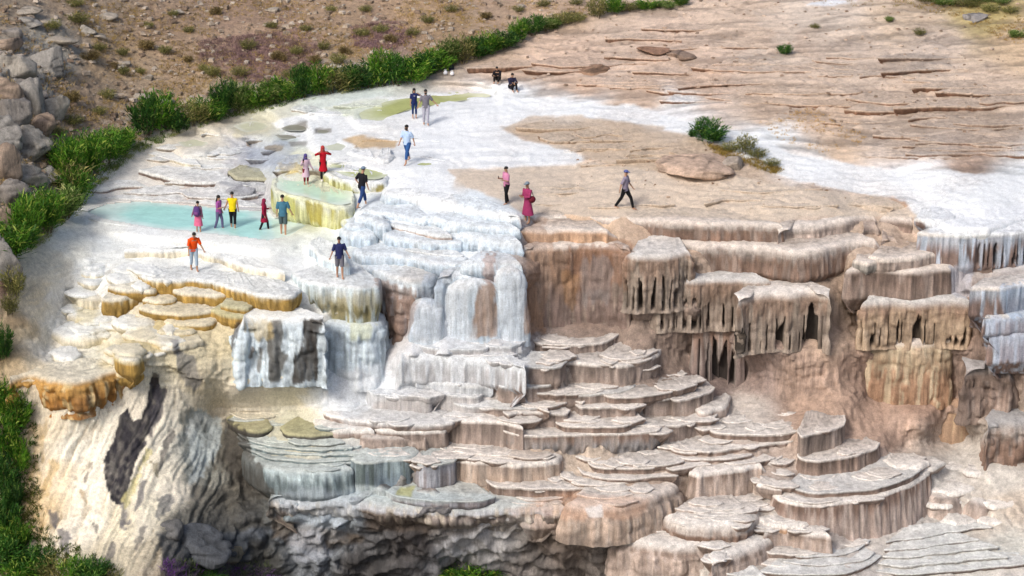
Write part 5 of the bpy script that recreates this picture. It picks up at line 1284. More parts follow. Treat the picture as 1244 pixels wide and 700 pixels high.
# grass, straw and stones that nobody could count
HILL = [(-50,-40),(840,-40),(820,2),(700,24),(630,52),(560,78),(500,96),(380,112),(270,138),(180,165),(140,190),(90,240),(40,300),(-50,330)]
def scatter(poly, n, seed, avoid=None):
    rs = np.random.default_rng(seed); a = np.array(poly, float); X = []; 
    while sum(len(x) for x in X) < n:
        x = rs.uniform(a[:, 0].min(), a[:, 0].max(), n); y = rs.uniform(a[:, 1].min(), a[:, 1].max(), n)
        k = seg_sd(x, y, a) > 0
        X.append(np.c_[x[k], y[k]])
    q = np.concatenate(X)[:n]
    P = LAND(q[:, 0], q[:, 1])
    return q, P, rs
def tufts(name, poly, n, seed, cols, hgt, per=9, clump=.5, w=.02, spread=.07, up=.7):
    q, P, rs = scatter(poly, n, seed)
    dens = fbm(P, .45, 3, seed) + rs.normal(size=n) * .15
    P = P[dens > np.quantile(dens, clump)]; m = len(P)
    base = np.repeat(P, per, 0) + rs.normal(size=(m * per, 3)) * np.array([spread, spread, 0]); base[:, 2] -= .02
    d = rs.normal(size=(m * per, 3)) * .5; d[:, 2] = up; d /= np.linalg.norm(d, axis=1, keepdims=True)
    size = np.repeat(rs.uniform(.5, 1.3, m), per)
    cc = np.array([lin(c) for c in cols]); ci = np.clip(((fbm(P, .6, 2, seed + 5) + 1) / 2 * 1.4 - .2 + rs.normal(size=m) * .15) * (len(cc) - 1), 0, len(cc) - 1.001)
    i0 = ci.astype(int); f = (ci - i0)[:, None]
    col = np.repeat(cc[i0] * (1 - f) + cc[i0 + 1] * f, per, 0) * (rs.uniform(.7, 1.15, (m * per, 1)))
    V, F4, F3, C = blades(base, d, rs.uniform(.6, 1.2, m * per) * hgt * size, np.full(m * per, w), col, .3, rs)
    return tag(mesh_np(name, V, [F4, F3], M_STRAW, col=C * .85, smooth=False), kind='stuff')
tufts('dry_grass', HILL, 14000, 21, [(140, 122, 76), (196, 166, 104), (206, 180, 122), (160, 136, 92)], .17)
tufts('purple_thistle_flowers', [(240,50),(330,40),(392,58),(386,92),(300,104),(246,84)], 1500, 22, [(150, 122, 122), (166, 138, 132), (140, 118, 100)], .2, clump=.15)
tufts('purple_thistle_flowers', [(426,32),(482,26),(506,44),(474,62),(430,56)], 700, 24, [(150, 122, 126), (158, 130, 128), (140, 118, 100)], .2, clump=.2)
tufts('purple_thistle_flowers', [(200,680),(330,684),(336,706),(190,706)], 420, 25, [(120, 70, 150), (90, 110, 50), (140, 96, 170)], .28, clump=.2)
tufts('yellow_grass', [(860,176),(900,186),(950,206),(940,212),(900,196),(866,186)], 260, 26, [(150, 130, 60), (176, 150, 84)], .2, clump=.1)
tufts('yellow_grass', [(900,-30),(1280,-30),(1280,60),(1220,50),(1160,20),(1100,10),(1000,6)], 1100, 27, [(176, 160, 84), (190, 160, 96), (206, 170, 100)], .16, clump=.35)
tufts('yellow_grass', [(920,150),(990,130),(1060,170),(1000,186),(950,172)], 260, 28, [(200, 166, 104), (186, 150, 90)], .12, clump=.4)
tufts('green_herbs', [(0,470),(40,490),(50,640),(140,690),(150,720),(-20,720),(-20,480)], 1400, 29, [(50, 80, 30), (84, 110, 44), (120, 116, 60)], .26, clump=.25, w=.03)
tufts('green_herbs', [(40,260),(110,216),(160,176),(260,140),(400,108),(500,92),(600,60),(600,66),(500,100),(400,116),(262,148),(166,186),(120,226),(60,290),(0,330),(0,310)], 1300, 30, [(70, 100, 40), (130, 150, 80), (186, 186, 130)], .2, clump=.25, w=.025)
# ------------------------------------------------------------------ stones
def stone_unit(seed):
    rs = np.random.default_rng(seed)
    V = np.array([(-1,-1,-1),(1,-1,-1),(1,1,-1),(-1,1,-1),(-1,-1,1),(1,-1,1),(1,1,1),(-1,1,1)], float) * .5
    V *= 1 + rs.uniform(-.3, .25, (8, 1)); V[4:, :2] *= .75
    F = np.array([(0,3,2,1),(4,5,6,7),(0,1,5,4),(1,2,6,5),(2,3,7,6),(3,0,4,7)])
    return V, F
def rubble(name, poly, n, seed, smin, smax, cols, flat=.5):
    q, P, rs = scatter(poly, n, seed)
    U = [stone_unit(s) for s in range(12)]
    Vs, Fs, Cs = [], [], []
    s = smin + (smax - smin) * rs.uniform(0, 1, n) ** 4
    a = rs.uniform(0, 6.28, n); cc = np.array([lin(c) for c in cols])
    for k in range(n):
        V, F = U[k % 12]
        c, sn = math.cos(a[k]), math.sin(a[k])
        v = V * s[k] * np.array([1.3, 1, flat]); v = np.c_[v[:, 0] * c - v[:, 1] * sn, v[:, 0] * sn + v[:, 1] * c, v[:, 2] + s[k] * flat * .25] + P[k]
        Vs.append(v); Fs.append(F + 8 * k); Cs.append(np.repeat(cc[k % len(cc)][None] * rs.uniform(.8, 1.15), 8, 0))
    return tag(mesh_np(name, np.concatenate(Vs), np.concatenate(Fs), M_TRAV, col=np.concatenate(Cs) * ALB, smooth=False, extra={'grain': np.full(8 * n, .8)}), kind='stuff')
rubble('stones', HILL, 4200, 31, .05, .32, [(150, 132, 112), (176, 160, 142), (190, 178, 164), (128, 110, 94)])
rubble('stones', [(560,60),(700,20),(840,-10),(1270,-10),(1270,190),(1000,160),(860,120),(640,100)], 1300, 32, .03, .17, [(190, 166, 146), (206, 186, 168), (160, 136, 116), (150, 130, 112)], .35)
rubble('stones', [(620,150),(700,142),(860,170),(930,212),(1080,240),(900,256),(700,240),(690,190)], 260, 33, .03, .12, [(196, 172, 150), (210, 192, 172), (150, 124, 102)], .35)
# boulders of the left outcrop and lone rocks
def boulder(px, py, w, h, seed, label, col=(150, 144, 136), group=None, name='boulder', cat='rock', sub=28, sharp=.9):
    P = np.array(ground_at(px, py))
    W, H = w / 27.5, h / 25.5
    th = np.linspace(0, math.pi, sub); ph = np.linspace(0, 2 * math.pi, int(sub * 1.6), endpoint=True)
    T, Q = np.meshgrid(th, ph, indexing='ij')
    D = np.stack([np.sin(T) * np.cos(Q), np.sin(T) * np.sin(Q), np.cos(T)], -1)
    rs = np.random.default_rng(seed)
    # facets: clip the ball by random planes
    R = np.ones(T.shape)
    for _ in range(11):
        nn = rs.normal(size=3) * np.array([1, 1, 1.3]); nn /= np.linalg.norm(nn); c = rs.uniform(.42, .74)
        dt = D @ nn
        R = np.minimum(R, np.where(dt > .05, c / np.maximum(dt, .05), 9))
    V = D * R[..., None]
    V = V * np.array([W * .8, max(W * .62, .3), H * .8])
    q = V * 1.0 + seed * 3.1
    n1 = billow(q, 2.2 / max(W, .5) ** .5, 4, 201) - .45
    V = V * (1 + .12 * n1[..., None] - .10 * (sstep(.12, .0, np.abs(vnoise(q * np.array([.6, .6, 2.2]), 1.3, 203))))[..., None])
    Pf = V.reshape(-1, 3)
    gr = (1 + .25 * fbm(q.reshape(-1, 3), 1.8, 3, 207))[:, None]
    crease = np.maximum(sstep(.15, .05, n1.ravel() + .45), sstep(.10, .02, np.abs(vnoise(q.reshape(-1, 3) * np.array([.6, .6, 2.2]), 1.3, 203))))[:, None]
    c = lin(col) * ALB * gr * (1 - .5 * crease)  # darker in creases and cracks
    o = mesh_np(name, Pf, grid_faces(sub, int(sub * 1.6))[:, ::-1], M_TRAV, col=c, extra={'grain': np.full(len(Pf), 1.0)})
    o.location = Vector(P) + Vector((0, W * .25, H * .12)); o.rotation_euler = (0, 0, rs.uniform(-.4, .4))
    tag(o, label, cat, group); return o
BL = sorted([(56,84,44,34),(22,92,52,34),(30,114,46,20),(8,120,30,40),(40,138,34,44),(66,142,30,36),(14,152,34,46),(48,160,30,30),(8,182,40,44),(36,186,38,34),(62,192,26,26),(8,216,30,40),(30,222,40,30),(12,250,36,34),(10,60,30,18),(6,290,24,36),(6,340,26,60),(10,44,24,14),(34,32,30,12),(104,40,24,10),(60,216,24,18)], key=lambda t: t[1])
for i, (x, y, w, h) in enumerate(BL):
    boulder(x, y, w, h, 300 + i, '%s boulder of the left outcrop counting downwards, grey and cracked' % ORD[i].capitalize(), [(152, 148, 142), (164, 158, 148), (140, 134, 128), (158, 140, 124)][i % 4], 'grey boulders of the left outcrop')
RL = [(30,18,30,10),(70,52,34,8),(118,46,22,9),(216,16,18,6),(330,14,16,6),(150,80,16,8),(180,96,16,6),(142,82,14,7),(60,30,20,8),(128,22,22,8),(170,120,20,9),(196,128,24,8)]
for i, (x, y, w, h) in enumerate(sorted(RL)):
    boulder(x, y, w, h, 340 + i, 'pale flat rock lying on the hillside, %s from the left' % ORD[i], (176, 166, 152), 'flat rocks on the hillside', name='rock', sub=16)
for j, (x, y, w, h, lab, c) in enumerate([(842,208,80,18,'long low pinkish rock bulging from the plateau below the dark bush', (206, 180, 160)),(890,206,26,20,'grey rounded rock beside the long pinkish one', (172, 160, 148)),(800,66,40,10,'reddish brown rock ledge on the upper plateau', (150, 118, 98)),(826,70,34,8,'dark flat rock right of the reddish ledge', (140, 120, 106)),
   (1190,24,30,12,'grey rock in the upper right corner by the yellow tufts', (150, 146, 144)),(722,88,36,9,'low brown rock step in the middle of the bare plateau', (156, 126, 104)),(236,676,50,30,'blue-grey wet boulder at the foot of the cream flow', (92, 96, 102)),(208,646,26,18,'small dark boulder up left of the blue-grey wet one', (104, 104, 104)),(276,684,34,22,'dark mossy boulder right of the blue-grey wet one', (96, 94, 84)),
   (300,234,34,10,'grey rock above the turquoise pool', (176, 178, 184)),(318,236,16,10,'small pale rock beside the yellow-green basin wall', (196, 196, 202))]):
    boulder(x, y, w, h, 380 + j, lab, c, name='rock', sub=24)

# ------------------------------------------------------------------ people
SKIN = plain('skin', (.40, .23, .15), .55, .08); HAIR = plain('hair', (.012, .010, .009), .5, .2)
EYE = plain('eye', (.02, .02, .02), .3, 0); LIP = plain('lip', (.30, .12, .10), .5, 0)
_mats = {}
def cloth(rgb, var=.12):
    k = tuple(rgb)
    if k not in _mats: _mats[k] = plain('cloth', lin(rgb) * .9, .85, var, 9.0, bump=.3)
    return _mats[k]
def tube(P, ra, rb=None, seg=12, cap=True, front=(0, -1, 0)):
    """loft of ellipses along the points P: ra sideways, rb front to back"""
    P = np.asarray(P, float); ra = np.asarray(ra, float); rb = ra if rb is None else np.asarray(rb, float)
    tg = np.gradient(P, axis=0); tg /= np.linalg.norm(tg, axis=1, keepdims=True) + 1e-9
    fr = np.array(front, float)
    V = []; a = np.arange(seg) * 2 * math.pi / seg
    for p, t, x, y in zip(P, tg, ra, rb):
        s = np.cross(fr, t); 
        if np.linalg.norm(s) < 1e-3: s = np.array([1., 0, 0])
        s /= np.linalg.norm(s); f = np.cross(t, s)
        V.append(p + np.cos(a)[:, None] * s * x + np.sin(a)[:, None] * f * y)
    V = np.concatenate(V); n = len(P); F = []
    for i in range(n - 1):
        for k in range(seg):
            F.append((i * seg + k, i * seg + (k + 1) % seg, (i + 1) * seg + (k + 1) % seg, (i + 1) * seg + k))
    if cap:
        V = np.r_[V, P[:1], P[-1:]]; c0, c1 = n * seg, n * seg + 1
        T = [(c0, (k + 1) % seg, k, k) for k in range(seg)] + [(c1, (n - 1) * seg + k, (n - 1) * seg + (k + 1) % seg, (n - 1) * seg + (k + 1) % seg) for k in range(seg)]
        return V, F, [t[:3] for t in T]
    return V, F, []
def join(parts):
    V, Q, T, o = [], [], [], 0
    for v, f, t in parts:
        V.append(v); Q += [tuple(i + o for i in q) for q in f]; T += [tuple(i + o for i in q) for q in t]; o += len(v)
    return np.concatenate(V), ([np.array(Q)] if Q else []) + ([np.array(T)] if T else [])
def ball(c, r, seg=12, rings=8, zmin=-1.0):
    a = np.linspace(0, math.acos(zmin), rings)
    P = [np.array(c) + np.array([0, 0, r[2] * math.cos(t)]) for t in a]
    V = []; an = np.arange(seg) * 2 * math.pi / seg
    for t in a: V.append(np.c_[c[0] + r[0] * math.sin(t) * np.cos(an), c[1] + r[1] * math.sin(t) * np.sin(an), np.full(seg, c[2] + r[2] * math.cos(t))])
    F = [(i * seg + k, (i + 1) * seg + k, (i + 1) * seg + (k + 1) % seg, i * seg + (k + 1) % seg) for i in range(rings - 1) for k in range(seg)]
    return np.concatenate(V), F, []
def lerp(a, b, t): return np.asarray(a) * (1 - t) + np.asarray(b) * t
ARMS = dict(  # elbow and hand offsets from the shoulder for the arm on the +x side
    down=((.05, .02, -.27), (.07, -.05, -.52)), out=((.09, .0, -.25), (.19, -.05, -.46)), wide=((.16, .02, -.22), (.34, .02, -.40)), hold=((.04, -.02, -.27), (-.02, -.24, -.20)), phone=((.12, -.06, -.2), (.10, -.26, .02)),
    face=((.20, -.10, -.04), (.04, -.22, .10)), swingf=((.05, -.08, -.26), (.06, -.24, -.46)), swingb=((.06, .12, -.24), (.10, .16, -.48)), hip=((.14, .10, -.22), (.02, .02, -.42)), bag=((.05, -.12, -.22), (-.16, -.24, -.22)), knee=((.04,-.2,-.2),(-.05,-.38,-.12)))
def person(label, px, py, hpx, rz, top=None, sleeve='short', legs='long', legc=(20, 20, 24), topc=(60, 60, 70), hair='short', armL='down', armR='down', stride=0.0, bow=0.0, dress=None, scarf=None, cap=None, tunic=None, sit=False, shoes=None, female=False, skirt=None, mask=False, printc=None, bowx=0):
    P = ground_at(px, py)
    for ip in (0, 1):
        if seg_sd(np.array([float(px)]), np.array([float(py)]), POOLS[ip][1])[0] > -1:
            P = Vector(unproj(px, py, -.05 if ip == 0 else [float(zt[i]) for i in range(200) if TER[i][5].get('pool') == 1][0] - .07))
    r = empty('person', P + Vector((0, 0, -.01)), rz); tag(r, label, 'person', None)
    Hs = 1.70
    k = hpx / (26.7 * Hs); k = min(max(k, .84), 1.08); r.scale = (k, k, k)
    hipz, sx = .90, (.085 if not female else .09)
    lean = bow
    if sit: hipz = .14
    pel = np.array([0, .0, hipz]); waist = pel + (0, -.01 - lean * .06, .14); chest = pel + (0, -.02 - lean * .16, .36); neck = pel + (0, .0 - lean * .28, .55); 
    hb = neck + (0, -.02 - lean * .06, .07); hc = hb + (0, -.02 - lean * .05, .09 - lean * .03); ht = hc + (0, .0 - lean * .04, .09 - lean * .03)
    sw = .18 if not female else .155
    J = {}
    for s, nm in ((1, 'L'), (-1, 'R')):
        sh = chest + (s * sw, .0 - lean * .04, .11 - lean * .02)
        e, h = ARMS[armL if s > 0 else armR]
        el = sh + np.array([e[0] * s, e[1] - lean * .06, e[2]]); ha = sh + np.array([h[0] * s, h[1] - lean * .1, h[2]])
        hp = pel + (s * sx, 0, -.02)
        if sit:
            kn = np.array([s * .14, -.34, .42]); an = np.array([s * .12, -.52, .05])
        else:
            st = stride * s
            kn = hp + (s * .005, -.05 - st * .30, -.42 + abs(st) * .02); an = np.array([s * .09, -st * .62 + (.05 if st < 0 else 0), .075 + (.05 if st < -.3 else 0)])
            kn = lerp(hp, an, .5) + (0, -.04 - .05 * abs(stride), .02)
        J[nm] = (sh, el, ha, hp, kn, an)
    # continuous body: skin modifier over the bones
    V, E, R = [], [], []
    def add(p, rad, par=None):
        V.append(tuple(p)); R.append(rad); 
        if par is not None: E.append((par, len(V) - 1))
        return len(V) - 1
    g = .92 if female else 1.0
    p0 = add(pel, (.135 * g, .10)); w0 = add(waist, (.115 * g, .085), p0); c0 = add(chest, (.14 * g, .10), w0); n0 = add(neck, (.05, .052), c0)
    h0 = add(hb, (.058, .066), n0); h1 = add(hc, (.074, .09), h0); h2 = add(ht, (.058, .07), h1)
    fingers = []
    for s, nm in ((1, 'L'), (-1, 'R')):
        sh, el, ha, hp, kn, an = J[nm]
        a = add(sh, (.056, .056), c0); b = add(lerp(sh, el, .9), (.042, .042), a); b2 = add(el, (.038, .038), b); c = add(lerp(el, ha, .9), (.026, .026), b2)
        d = (ha - el) / np.linalg.norm(ha - el); pm = ha + d * .045
        q = add(pm, (.036, .018), c)
        side = np.cross(d, (0, 1, 0.01)); side /= np.linalg.norm(side); cu = np.array([0, -1, 0]) - d * (-d[1]); cu /= np.linalg.norm(cu) + 1e-6
        for fi, (o, ln) in enumerate(((-.027, .07), (-.009, .08), (.009, .076), (.027, .06))):
            base_ = pm + side * o; m1 = base_ + d * ln * .55 + cu * .008; m2 = base_ + d * ln * .9 + cu * .03
            fingers.append([base_, m1, m2])
        tb = ha + d * .015 - side * .03 * s; fingers.append([tb, tb - side * .025 * s + d * .03 + cu * .01, tb - side * .03 * s + d * .055 + cu * .02])
        t = add(hp, (.088 * g, .092), p0); u = add(lerp(hp, kn, .9), (.060, .060), t); u2 = add(kn, (.052, .052), u); v = add(lerp(kn, an, .35), (.052, .056), u2); w = add(an, (.034, .036), v)
        x = add(an + (0, -.08, -.045), (.042, .026), w); add(an + (s * .01, -.17, -.058), (.038, .016), x); 
        if not sit: add(an + (0, .045, -.045), (.03, .026), w)
    nose0 = add(hc + (0, -.085, -.01), (.012, .012), h1)
    me = bpy.data.meshes.new('body'); me.from_pydata(V, E, [])
    ob = link(bpy.data.objects.new('body', me), r)
    sm = ob.modifiers.new('skin', 'SKIN'); sm.use_smooth_shade = True
    for i_, rr_ in enumerate(R): me.skin_vertices[0].data[i_].radius = rr_
    me.skin_vertices[0].data[0].use_root = True
    ss = ob.modifiers.new('sub', 'SUBSURF'); ss.levels = 1; ss.render_levels = 1
    bodies.append((ob, fingers))
    me.materials.append(SKIN)
    # face and hair
    for s in (1, -1):
        mesh_np('eye', *join([ball(hc + (s * .03, -.083, .012), (.012, .008, .008), 6, 5)]), EYE, r)
        mesh_np('ear', *join([ball(hc + (s * .076, 0, .0), (.012, .022, .032), 6, 5)]), SKIN, r)
    mesh_np('mouth', *join([ball(hc + (0, -.082, -.045), (.024, .008, .007), 8, 5)]), LIP, r)
    if mask: mesh_np('beard', *join([ball(hc + (0, -.03, -.055), (.072, .075, .055), 10, 7)]), HAIR, r)
    if scarf:
        S = join([ball(hc + (0, .018, .02), (.10, .112, .125), 14, 9, -.4), tube([hc + (0, .03, .0), hb + (0, .03, -.02), neck + (0, .02, -.07)], (.098, .105, .16), (.09, .095, .12), 14, False)])
        mesh_np('headscarf', *S, cloth(scarf), r)
    elif hair == 'long':
        mesh_np('hair', *join([ball(hc + (0, .022, .03), (.092, .105, .105), 14, 9, -.3), tube([hc + (0, .05, .02), neck + (0, .075, 0), chest + (0, .10, .02)], (.085, .095, .05), (.05, .045, .02), 12)]), HAIR, r)
    else:
        mesh_np('hair', *join([ball(hc + (0, .016, .035), (.085, .102, .09), 14, 8, -.15)]), HAIR, r)
    if cap:
        cp = mesh_np('cap', *join([ball(hc + (0, .008, .05), (.094, .108, .085), 14, 7, 0.0), tube([hc + (0, -.07, .052), hc + (0, -.13, .045), hc + (0, -.17, .035)], (.075, .07, .04), (.006, .006, .005), 10)]), cloth(cap), r)
    # top
    sl = []
    tc = dress or tunic or topc
    for nm in ('L', 'R'):
        sh, el, ha, hp, kn, an = J[nm]
        inn = lerp(sh, chest, .35)
        if sleeve == 'short': sl.append(tube([inn, sh + (0, 0, .01), lerp(sh, el, .45), lerp(sh, el, .85)], (.085, .078, .07, .066), None, 12, False))
        elif sleeve == 'long': sl.append(tube([inn, sh + (0, 0, .01), lerp(sh, el, .5), el, lerp(el, ha, .5), lerp(el, ha, .92)], (.085, .075, .062, .056, .048, .040), None, 12, False))
        else: sl.append(tube([inn, sh + (0, 0, .01), lerp(sh, el, .12)], (.085, .075, .066), None, 12, False))
    hem = pel + (0, 0, -.06)
    ring = [neck + (0, 0, .01), neck + (0, .0, -.03), chest + (0, 0, .13), chest + (0, 0, .03), waist + (0, 0, .02), pel + (0, 0, .04), hem]
    ra = [.065, .09, .175 * g, .19 * g, .158 * g, .172 * g, .182 * g]; rb = [.065, .078, .10, .135, .12, .13, .135]
    if dress or tunic:
        z1 = .36 if dress else .50
        fl = .27 if dress else .22
        if sit: z1 = .05
        ring += [np.array([0, pel[1] - .0, lerp(hem[2], z1, .5)]), np.array([0.0, .01, z1])]
        ra += [fl * .82, fl]; rb += [.165, .19]
    mesh_np('dress' if dress else ('tunic' if tunic else 'shirt'), *join([tube(ring, ra, rb, 18, False)] + sl), cloth(tc), r)
    if printc: mesh_np('shirt_print', *join([ball(chest + (0, -.128, .05), (.055, .012, .018), 8, 5)]), cloth(printc), r)
    # legs
    parts = []
    end = {'long': .96, 'capri': .62, 'knee': .12, 'bare': None}[legs]
    if legs != 'bare':
        for nm in ('L', 'R'):
            sh, el, ha, hp, kn, an = J[nm]
            if legs == 'knee': pts = [hp + (0, 0, .06), lerp(hp, kn, .5), lerp(hp, kn, 1.02)]; rad = (.112, .096, .086)
            else: pts = [hp + (0, 0, .06), lerp(hp, kn, .5), kn, lerp(kn, an, .45), lerp(kn, an, end)]; rad = (.112, .09, .07, .066, .056)
            parts.append(tube(pts, np.array(rad) * g, None, 12, False))
        parts.append(tube([pel + (0, 0, .07), pel + (0, 0, 0), pel + (0, 0, -.09)], (.158 * g, .172 * g, .15), (.12, .13, .11), 16, True))
        mesh_np('shorts' if legs == 'knee' else 'trousers', *join(parts), cloth(legc), r)
    if skirt:
        mesh_np('skirt', *join([tube([pel + (0, 0, .08), pel + (0, 0, -.1), np.array([0, 0, .42])], (.16, .19, .24), (.12, .15, .18), 18, False)]), cloth(skirt), r)
    if shoes:
        for nm in ('L', 'R'):
            an = J[nm][5]
            mesh_np('shoe', *join([tube([an + (0, .06, -.045), an + (0, -.02, -.035), an + (0, -.1, -.045), an + (0, -.19, -.055)], (.036, .046, .048, .03), (.03, .04, .03, .02), 10)]), cloth(shoes), r)
    M = Matrix.LocRotScale(r.location, r.rotation_euler, r.scale)
    return dict(root=r, M=M, J=J, chest=chest, pel=pel, neck=neck, hc=hc)
bodies = []
def world_pt(pp, p): return pp['M'] @ Vector(p)
BLK = (24, 24, 28)
F_ = 0.0; B_ = math.pi        # facing the camera, facing away
pp = {}
person('person in navy t-shirt and dark knee-length trousers with long dark hair', 503.5, 143, 36, .15, topc=(26, 36, 84), legc=(30, 50, 96), legs='capri', hair='long', armL='face', armR='down', female=True, printc=(200, 200, 214))
person('person in grey t-shirt and light grey trousers walking with one arm held out', 517.5, 151, 45, .1, topc=(112, 110, 120), legc=(168, 168, 182), armL='wide', armR='out', stride=.12, mask=True)
person('bearded person in pale blue shirt and rolled-up jeans, walking barefoot', 495, 198, 47, -.5, topc=(176, 200, 232), legc=(44, 84, 140), legs='capri', stride=.45, armL='swingb', armR='swingf', mask=True)
pp['pink'] = person('person in a long pale pink coat and purple headscarf holding up a phone', 372, 225, 38, .5, tunic=(208, 180, 198), sleeve='long', legc=(110, 20, 40), legs='capri', scarf=(84, 74, 130), armR='phone', armL='out', female=True)
person('person in a long red coat with both hands raised to the face', 393, 219, 42, .2, tunic=(176, 12, 34), sleeve='long', legc=(20, 16, 24), scarf=(170, 60, 60), armL='face', armR='face', female=True, shoes=(224, 222, 220))
person('person in black t-shirt, jeans and grey cap walking at the brink of the white steps', 440, 252, 48, 2.4, topc=(22, 22, 30), legc=(40, 66, 118), legs='capri', stride=.5, armL='hip', armR='down', cap=(112, 130, 150), bow=.2)
pp['bp'] = person('person with a purple backpack and pink skirt wading at the near edge of the pool', 241.5, 283, 38, B_ - .2, topc=(140, 96, 120), sleeve='long', legs='knee', legc=(206, 120, 150), hair='short', armL='out', armR='down', female=True, skirt=(208, 104, 140))
person('person with long black hair, violet top and grey-purple trousers in the pool', 266.5, 278.5, 41, 1.2, topc=(160, 84, 156), legc=(96, 92, 128), hair='long', armL='down', armR='hold', stride=.22, female=True)
person('person in a yellow sleeveless top and black trousers in the pool', 283.5, 277.5, 44, B_, topc=(226, 200, 20), sleeve='none', legc=(24, 24, 32), legs='capri', armL='out', armR='down', stride=.1)
person('person in a crimson tunic and headscarf with black trousers in the pool', 321.5, 280, 37, 1.5, tunic=(140, 16, 54), sleeve='long', legc=(24, 18, 26), scarf=(126, 30, 64), armL='hold', armR='down', stride=.3, female=True, shoes=(30, 26, 30))
person('person in teal t-shirt and grey-green shorts standing at the right end of the pool', 344.5, 285.5, 48, B_, topc=(64, 112, 134), legs='knee', legc=(78, 96, 98), armL='down', armR='out', stride=.08)
person('person in orange t-shirt and pale blue three-quarter trousers looking down', 236, 328, 47, .35, topc=(240, 84, 16), legs='capri', legc=(164, 184, 202), armL='out', armR='down', stride=.2, bow=.7)
person('person in navy polo shirt and grey shorts standing on the white block', 413, 337, 47, .2, topc=(40, 46, 92), legs='knee', legc=(106, 106, 116), armL='out', armR='out', stride=.2)
pp['ph'] = person('person in pink shirt and black trousers looking at a phone', 615.5, 247.5, 44, -1.1, topc=(196, 130, 164), sleeve='short', legc=(18, 18, 22), armR='hold', armL='hold', hair='short', stride=.1)
pp['dr'] = person('person in a long magenta dress and grey sun cap with folded arms', 641, 270.5, 48, -.7, dress=(150, 52, 96), sleeve='long', legs='bare', hair='short', armL='bag', armR='hold', female=True, cap=(120, 132, 144))
person('person in checked grey shirt, black trousers and blue cap walking right on the tan plateau', 759, 254, 46, 1.2, topc=(140, 132, 150), legc=(18, 18, 22), stride=.55, armL='swingf', armR='swingb', cap=(86, 96, 150))
person('person in dark clothes sitting hunched on the ground beyond the white sheet', 621, 108, 40, .4, topc=(36, 36, 60), sleeve='long', legc=(18, 18, 26), sit=True, armL='knee', armR='knee', bow=.4)
person('person in black sitting with knees apart, left of the other sitting one', 605, 98, 36, -.2, topc=(26, 24, 30), sleeve='long', legc=(22, 20, 22), sit=True, armL='knee', armR='knee', bow=.8)
# turn the skinned bones into one mesh per body and give every hand its fingers
bpy.context.view_layer.update()
deps = bpy.context.evaluated_depsgraph_get()
for ob, fingers in bodies:
    ev = ob.evaluated_get(deps); me = bpy.data.meshes.new_from_object(ev)
    v = np.empty(len(me.vertices) * 3, np.float32); me.vertices.foreach_get('co', v); v = v.reshape(-1, 3)
    quads = [tuple(p.vertices) for p in me.polygons if len(p.vertices) == 4]; tris = [tuple(p.vertices) for p in me.polygons if len(p.vertices) == 3]
    FV, FF = join([tube(f, (.0095, .0085, .006), None, 6) for f in fingers])
    V = np.r_[v, FV]; F = [np.array(quads)] + ([np.array(tris)] if tris else []) + [f + len(v) for f in FF]
    nm = mesh_np('body', V, F, SKIN, ob.parent); bpy.data.objects.remove(ob); nm.name = 'body'
# things people carry
def solid(name, parts, mat, loc, rz, label, cat, sc=1.0):
    o = mesh_np(name, *join(parts), mat); o.location = loc; o.rotation_euler = (0, 0, rz); o.scale = (sc,) * 3
    return tag(o, label, cat)
def slab(a, b, c, name, col, loc, rz, label, cat):
    return solid(name, [tube([(0, 0, -c / 2), (0, 0, -c / 2 + .01), (0, 0, c / 2 - .01), (0, 0, c / 2)], (a * .9, a, a, a * .9), (b * .8, b, b, b * .8), 8)], cloth(col), loc, rz, label, cat)
slab(.04, .006, .15, 'phone', (20, 20, 24), world_pt(pp['pink'], pp['pink']['J']['R'][2] + np.array([0, -.03, .08])), .5, 'dark phone held up by the person in the pale pink coat', 'phone')
slab(.04, .006, .14, 'phone', (30, 30, 36), world_pt(pp['ph'], pp['ph']['J']['R'][2] + np.array([0, -.06, .05])), -1.1, 'dark phone in the hand of the pink-shirted person', 'phone')
b_ = pp['bp']
bag = empty('backpack', world_pt(b_, b_['chest'] + np.array([0, .17, -.02])), b_['root'].rotation_euler[2]); tag(bag, 'purple backpack on the back of the wading person with the pink skirt', 'backpack')
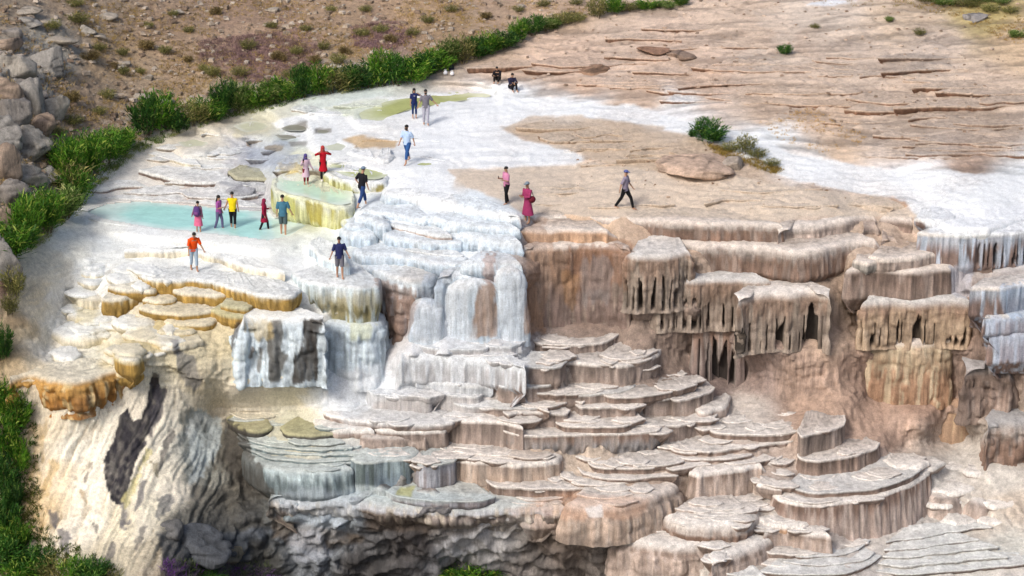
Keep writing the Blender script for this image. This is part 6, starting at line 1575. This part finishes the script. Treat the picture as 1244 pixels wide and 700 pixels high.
mesh_np('pack_body', *join([tube([(0, 0, -.22), (0, .01, -.18), (0, .02, 0), (0, .01, .16), (0, 0, .21)], (.11, .15, .15, .13, .08), (.05, .10, .10, .08, .04), 12)]), cloth((88, 60, 120)), bag)
mesh_np('front_pocket', *join([tube([(0, .10, -.17), (0, .11, -.10), (0, .11, -.02)], (.09, .10, .09), (.03, .04, .03), 10)]), cloth((120, 70, 130)), bag)
for s in (1, -1): mesh_np('strap', *join([tube([(s * .08, -.02, .18), (s * .10, -.17, .20), (s * .11, -.30, .08), (s * .12, -.24, -.12), (s * .10, -.06, -.18)], (.02,) * 5, (.006,) * 5, 6)]), cloth((50, 40, 70)), bag)
d_ = pp['dr']
hb_ = empty('shoulder_bag', world_pt(d_, d_['pel'] + np.array([.22, .02, .12])), d_['root'].rotation_euler[2]); tag(hb_, 'dark red shoulder bag hanging at the side of the magenta dress', 'bag')
mesh_np('bag_body', *join([ball((0, 0, 0), (.13, .17, .15), 14, 9)]), cloth((104, 28, 44)), hb_)
mesh_np('bag_strap', *join([tube([(0, -.10, .08), (-.06, -.06, .32), (-.10, 0, .42), (-.08, .08, .30), (0, .10, .08)], (.018,) * 5, (.006,) * 5, 6)]), cloth((70, 24, 34)), hb_)
for (x, y, c, lab) in ((547, 85, (22, 24, 44), 'dark bag left under the bushes at the plateau edge'), (541, 90, (226, 228, 234), 'white bag lying beside the dark bag under the bushes'), (549, 91, (236, 236, 240), 'small white bundle right below the dark bag')):
    g_ = ground_at(x, y); o_ = empty('bag', g_, .3); tag(o_, lab, 'bag')
    w_ = .15 if c[0] < 100 else .085
    mesh_np('bag_body', *join([tube([(0, 0, -.02), (0, 0, .05), (.02, 0, w_ * 1.4), (0, 0, w_ * 2.1)], (w_, w_ * 1.3, w_ * 1.1, w_ * .3), (w_ * .7, w_ * .9, w_ * .7, w_ * .2), 12)]), cloth(c), o_)
    mesh_np('bag_handle', *join([tube([(-.07, 0, w_ * 1.8), (-.04, 0, w_ * 2.7), (.04, 0, w_ * 2.7), (.07, 0, w_ * 1.8)], (.01,) * 4, None, 6)]), cloth(c), o_)
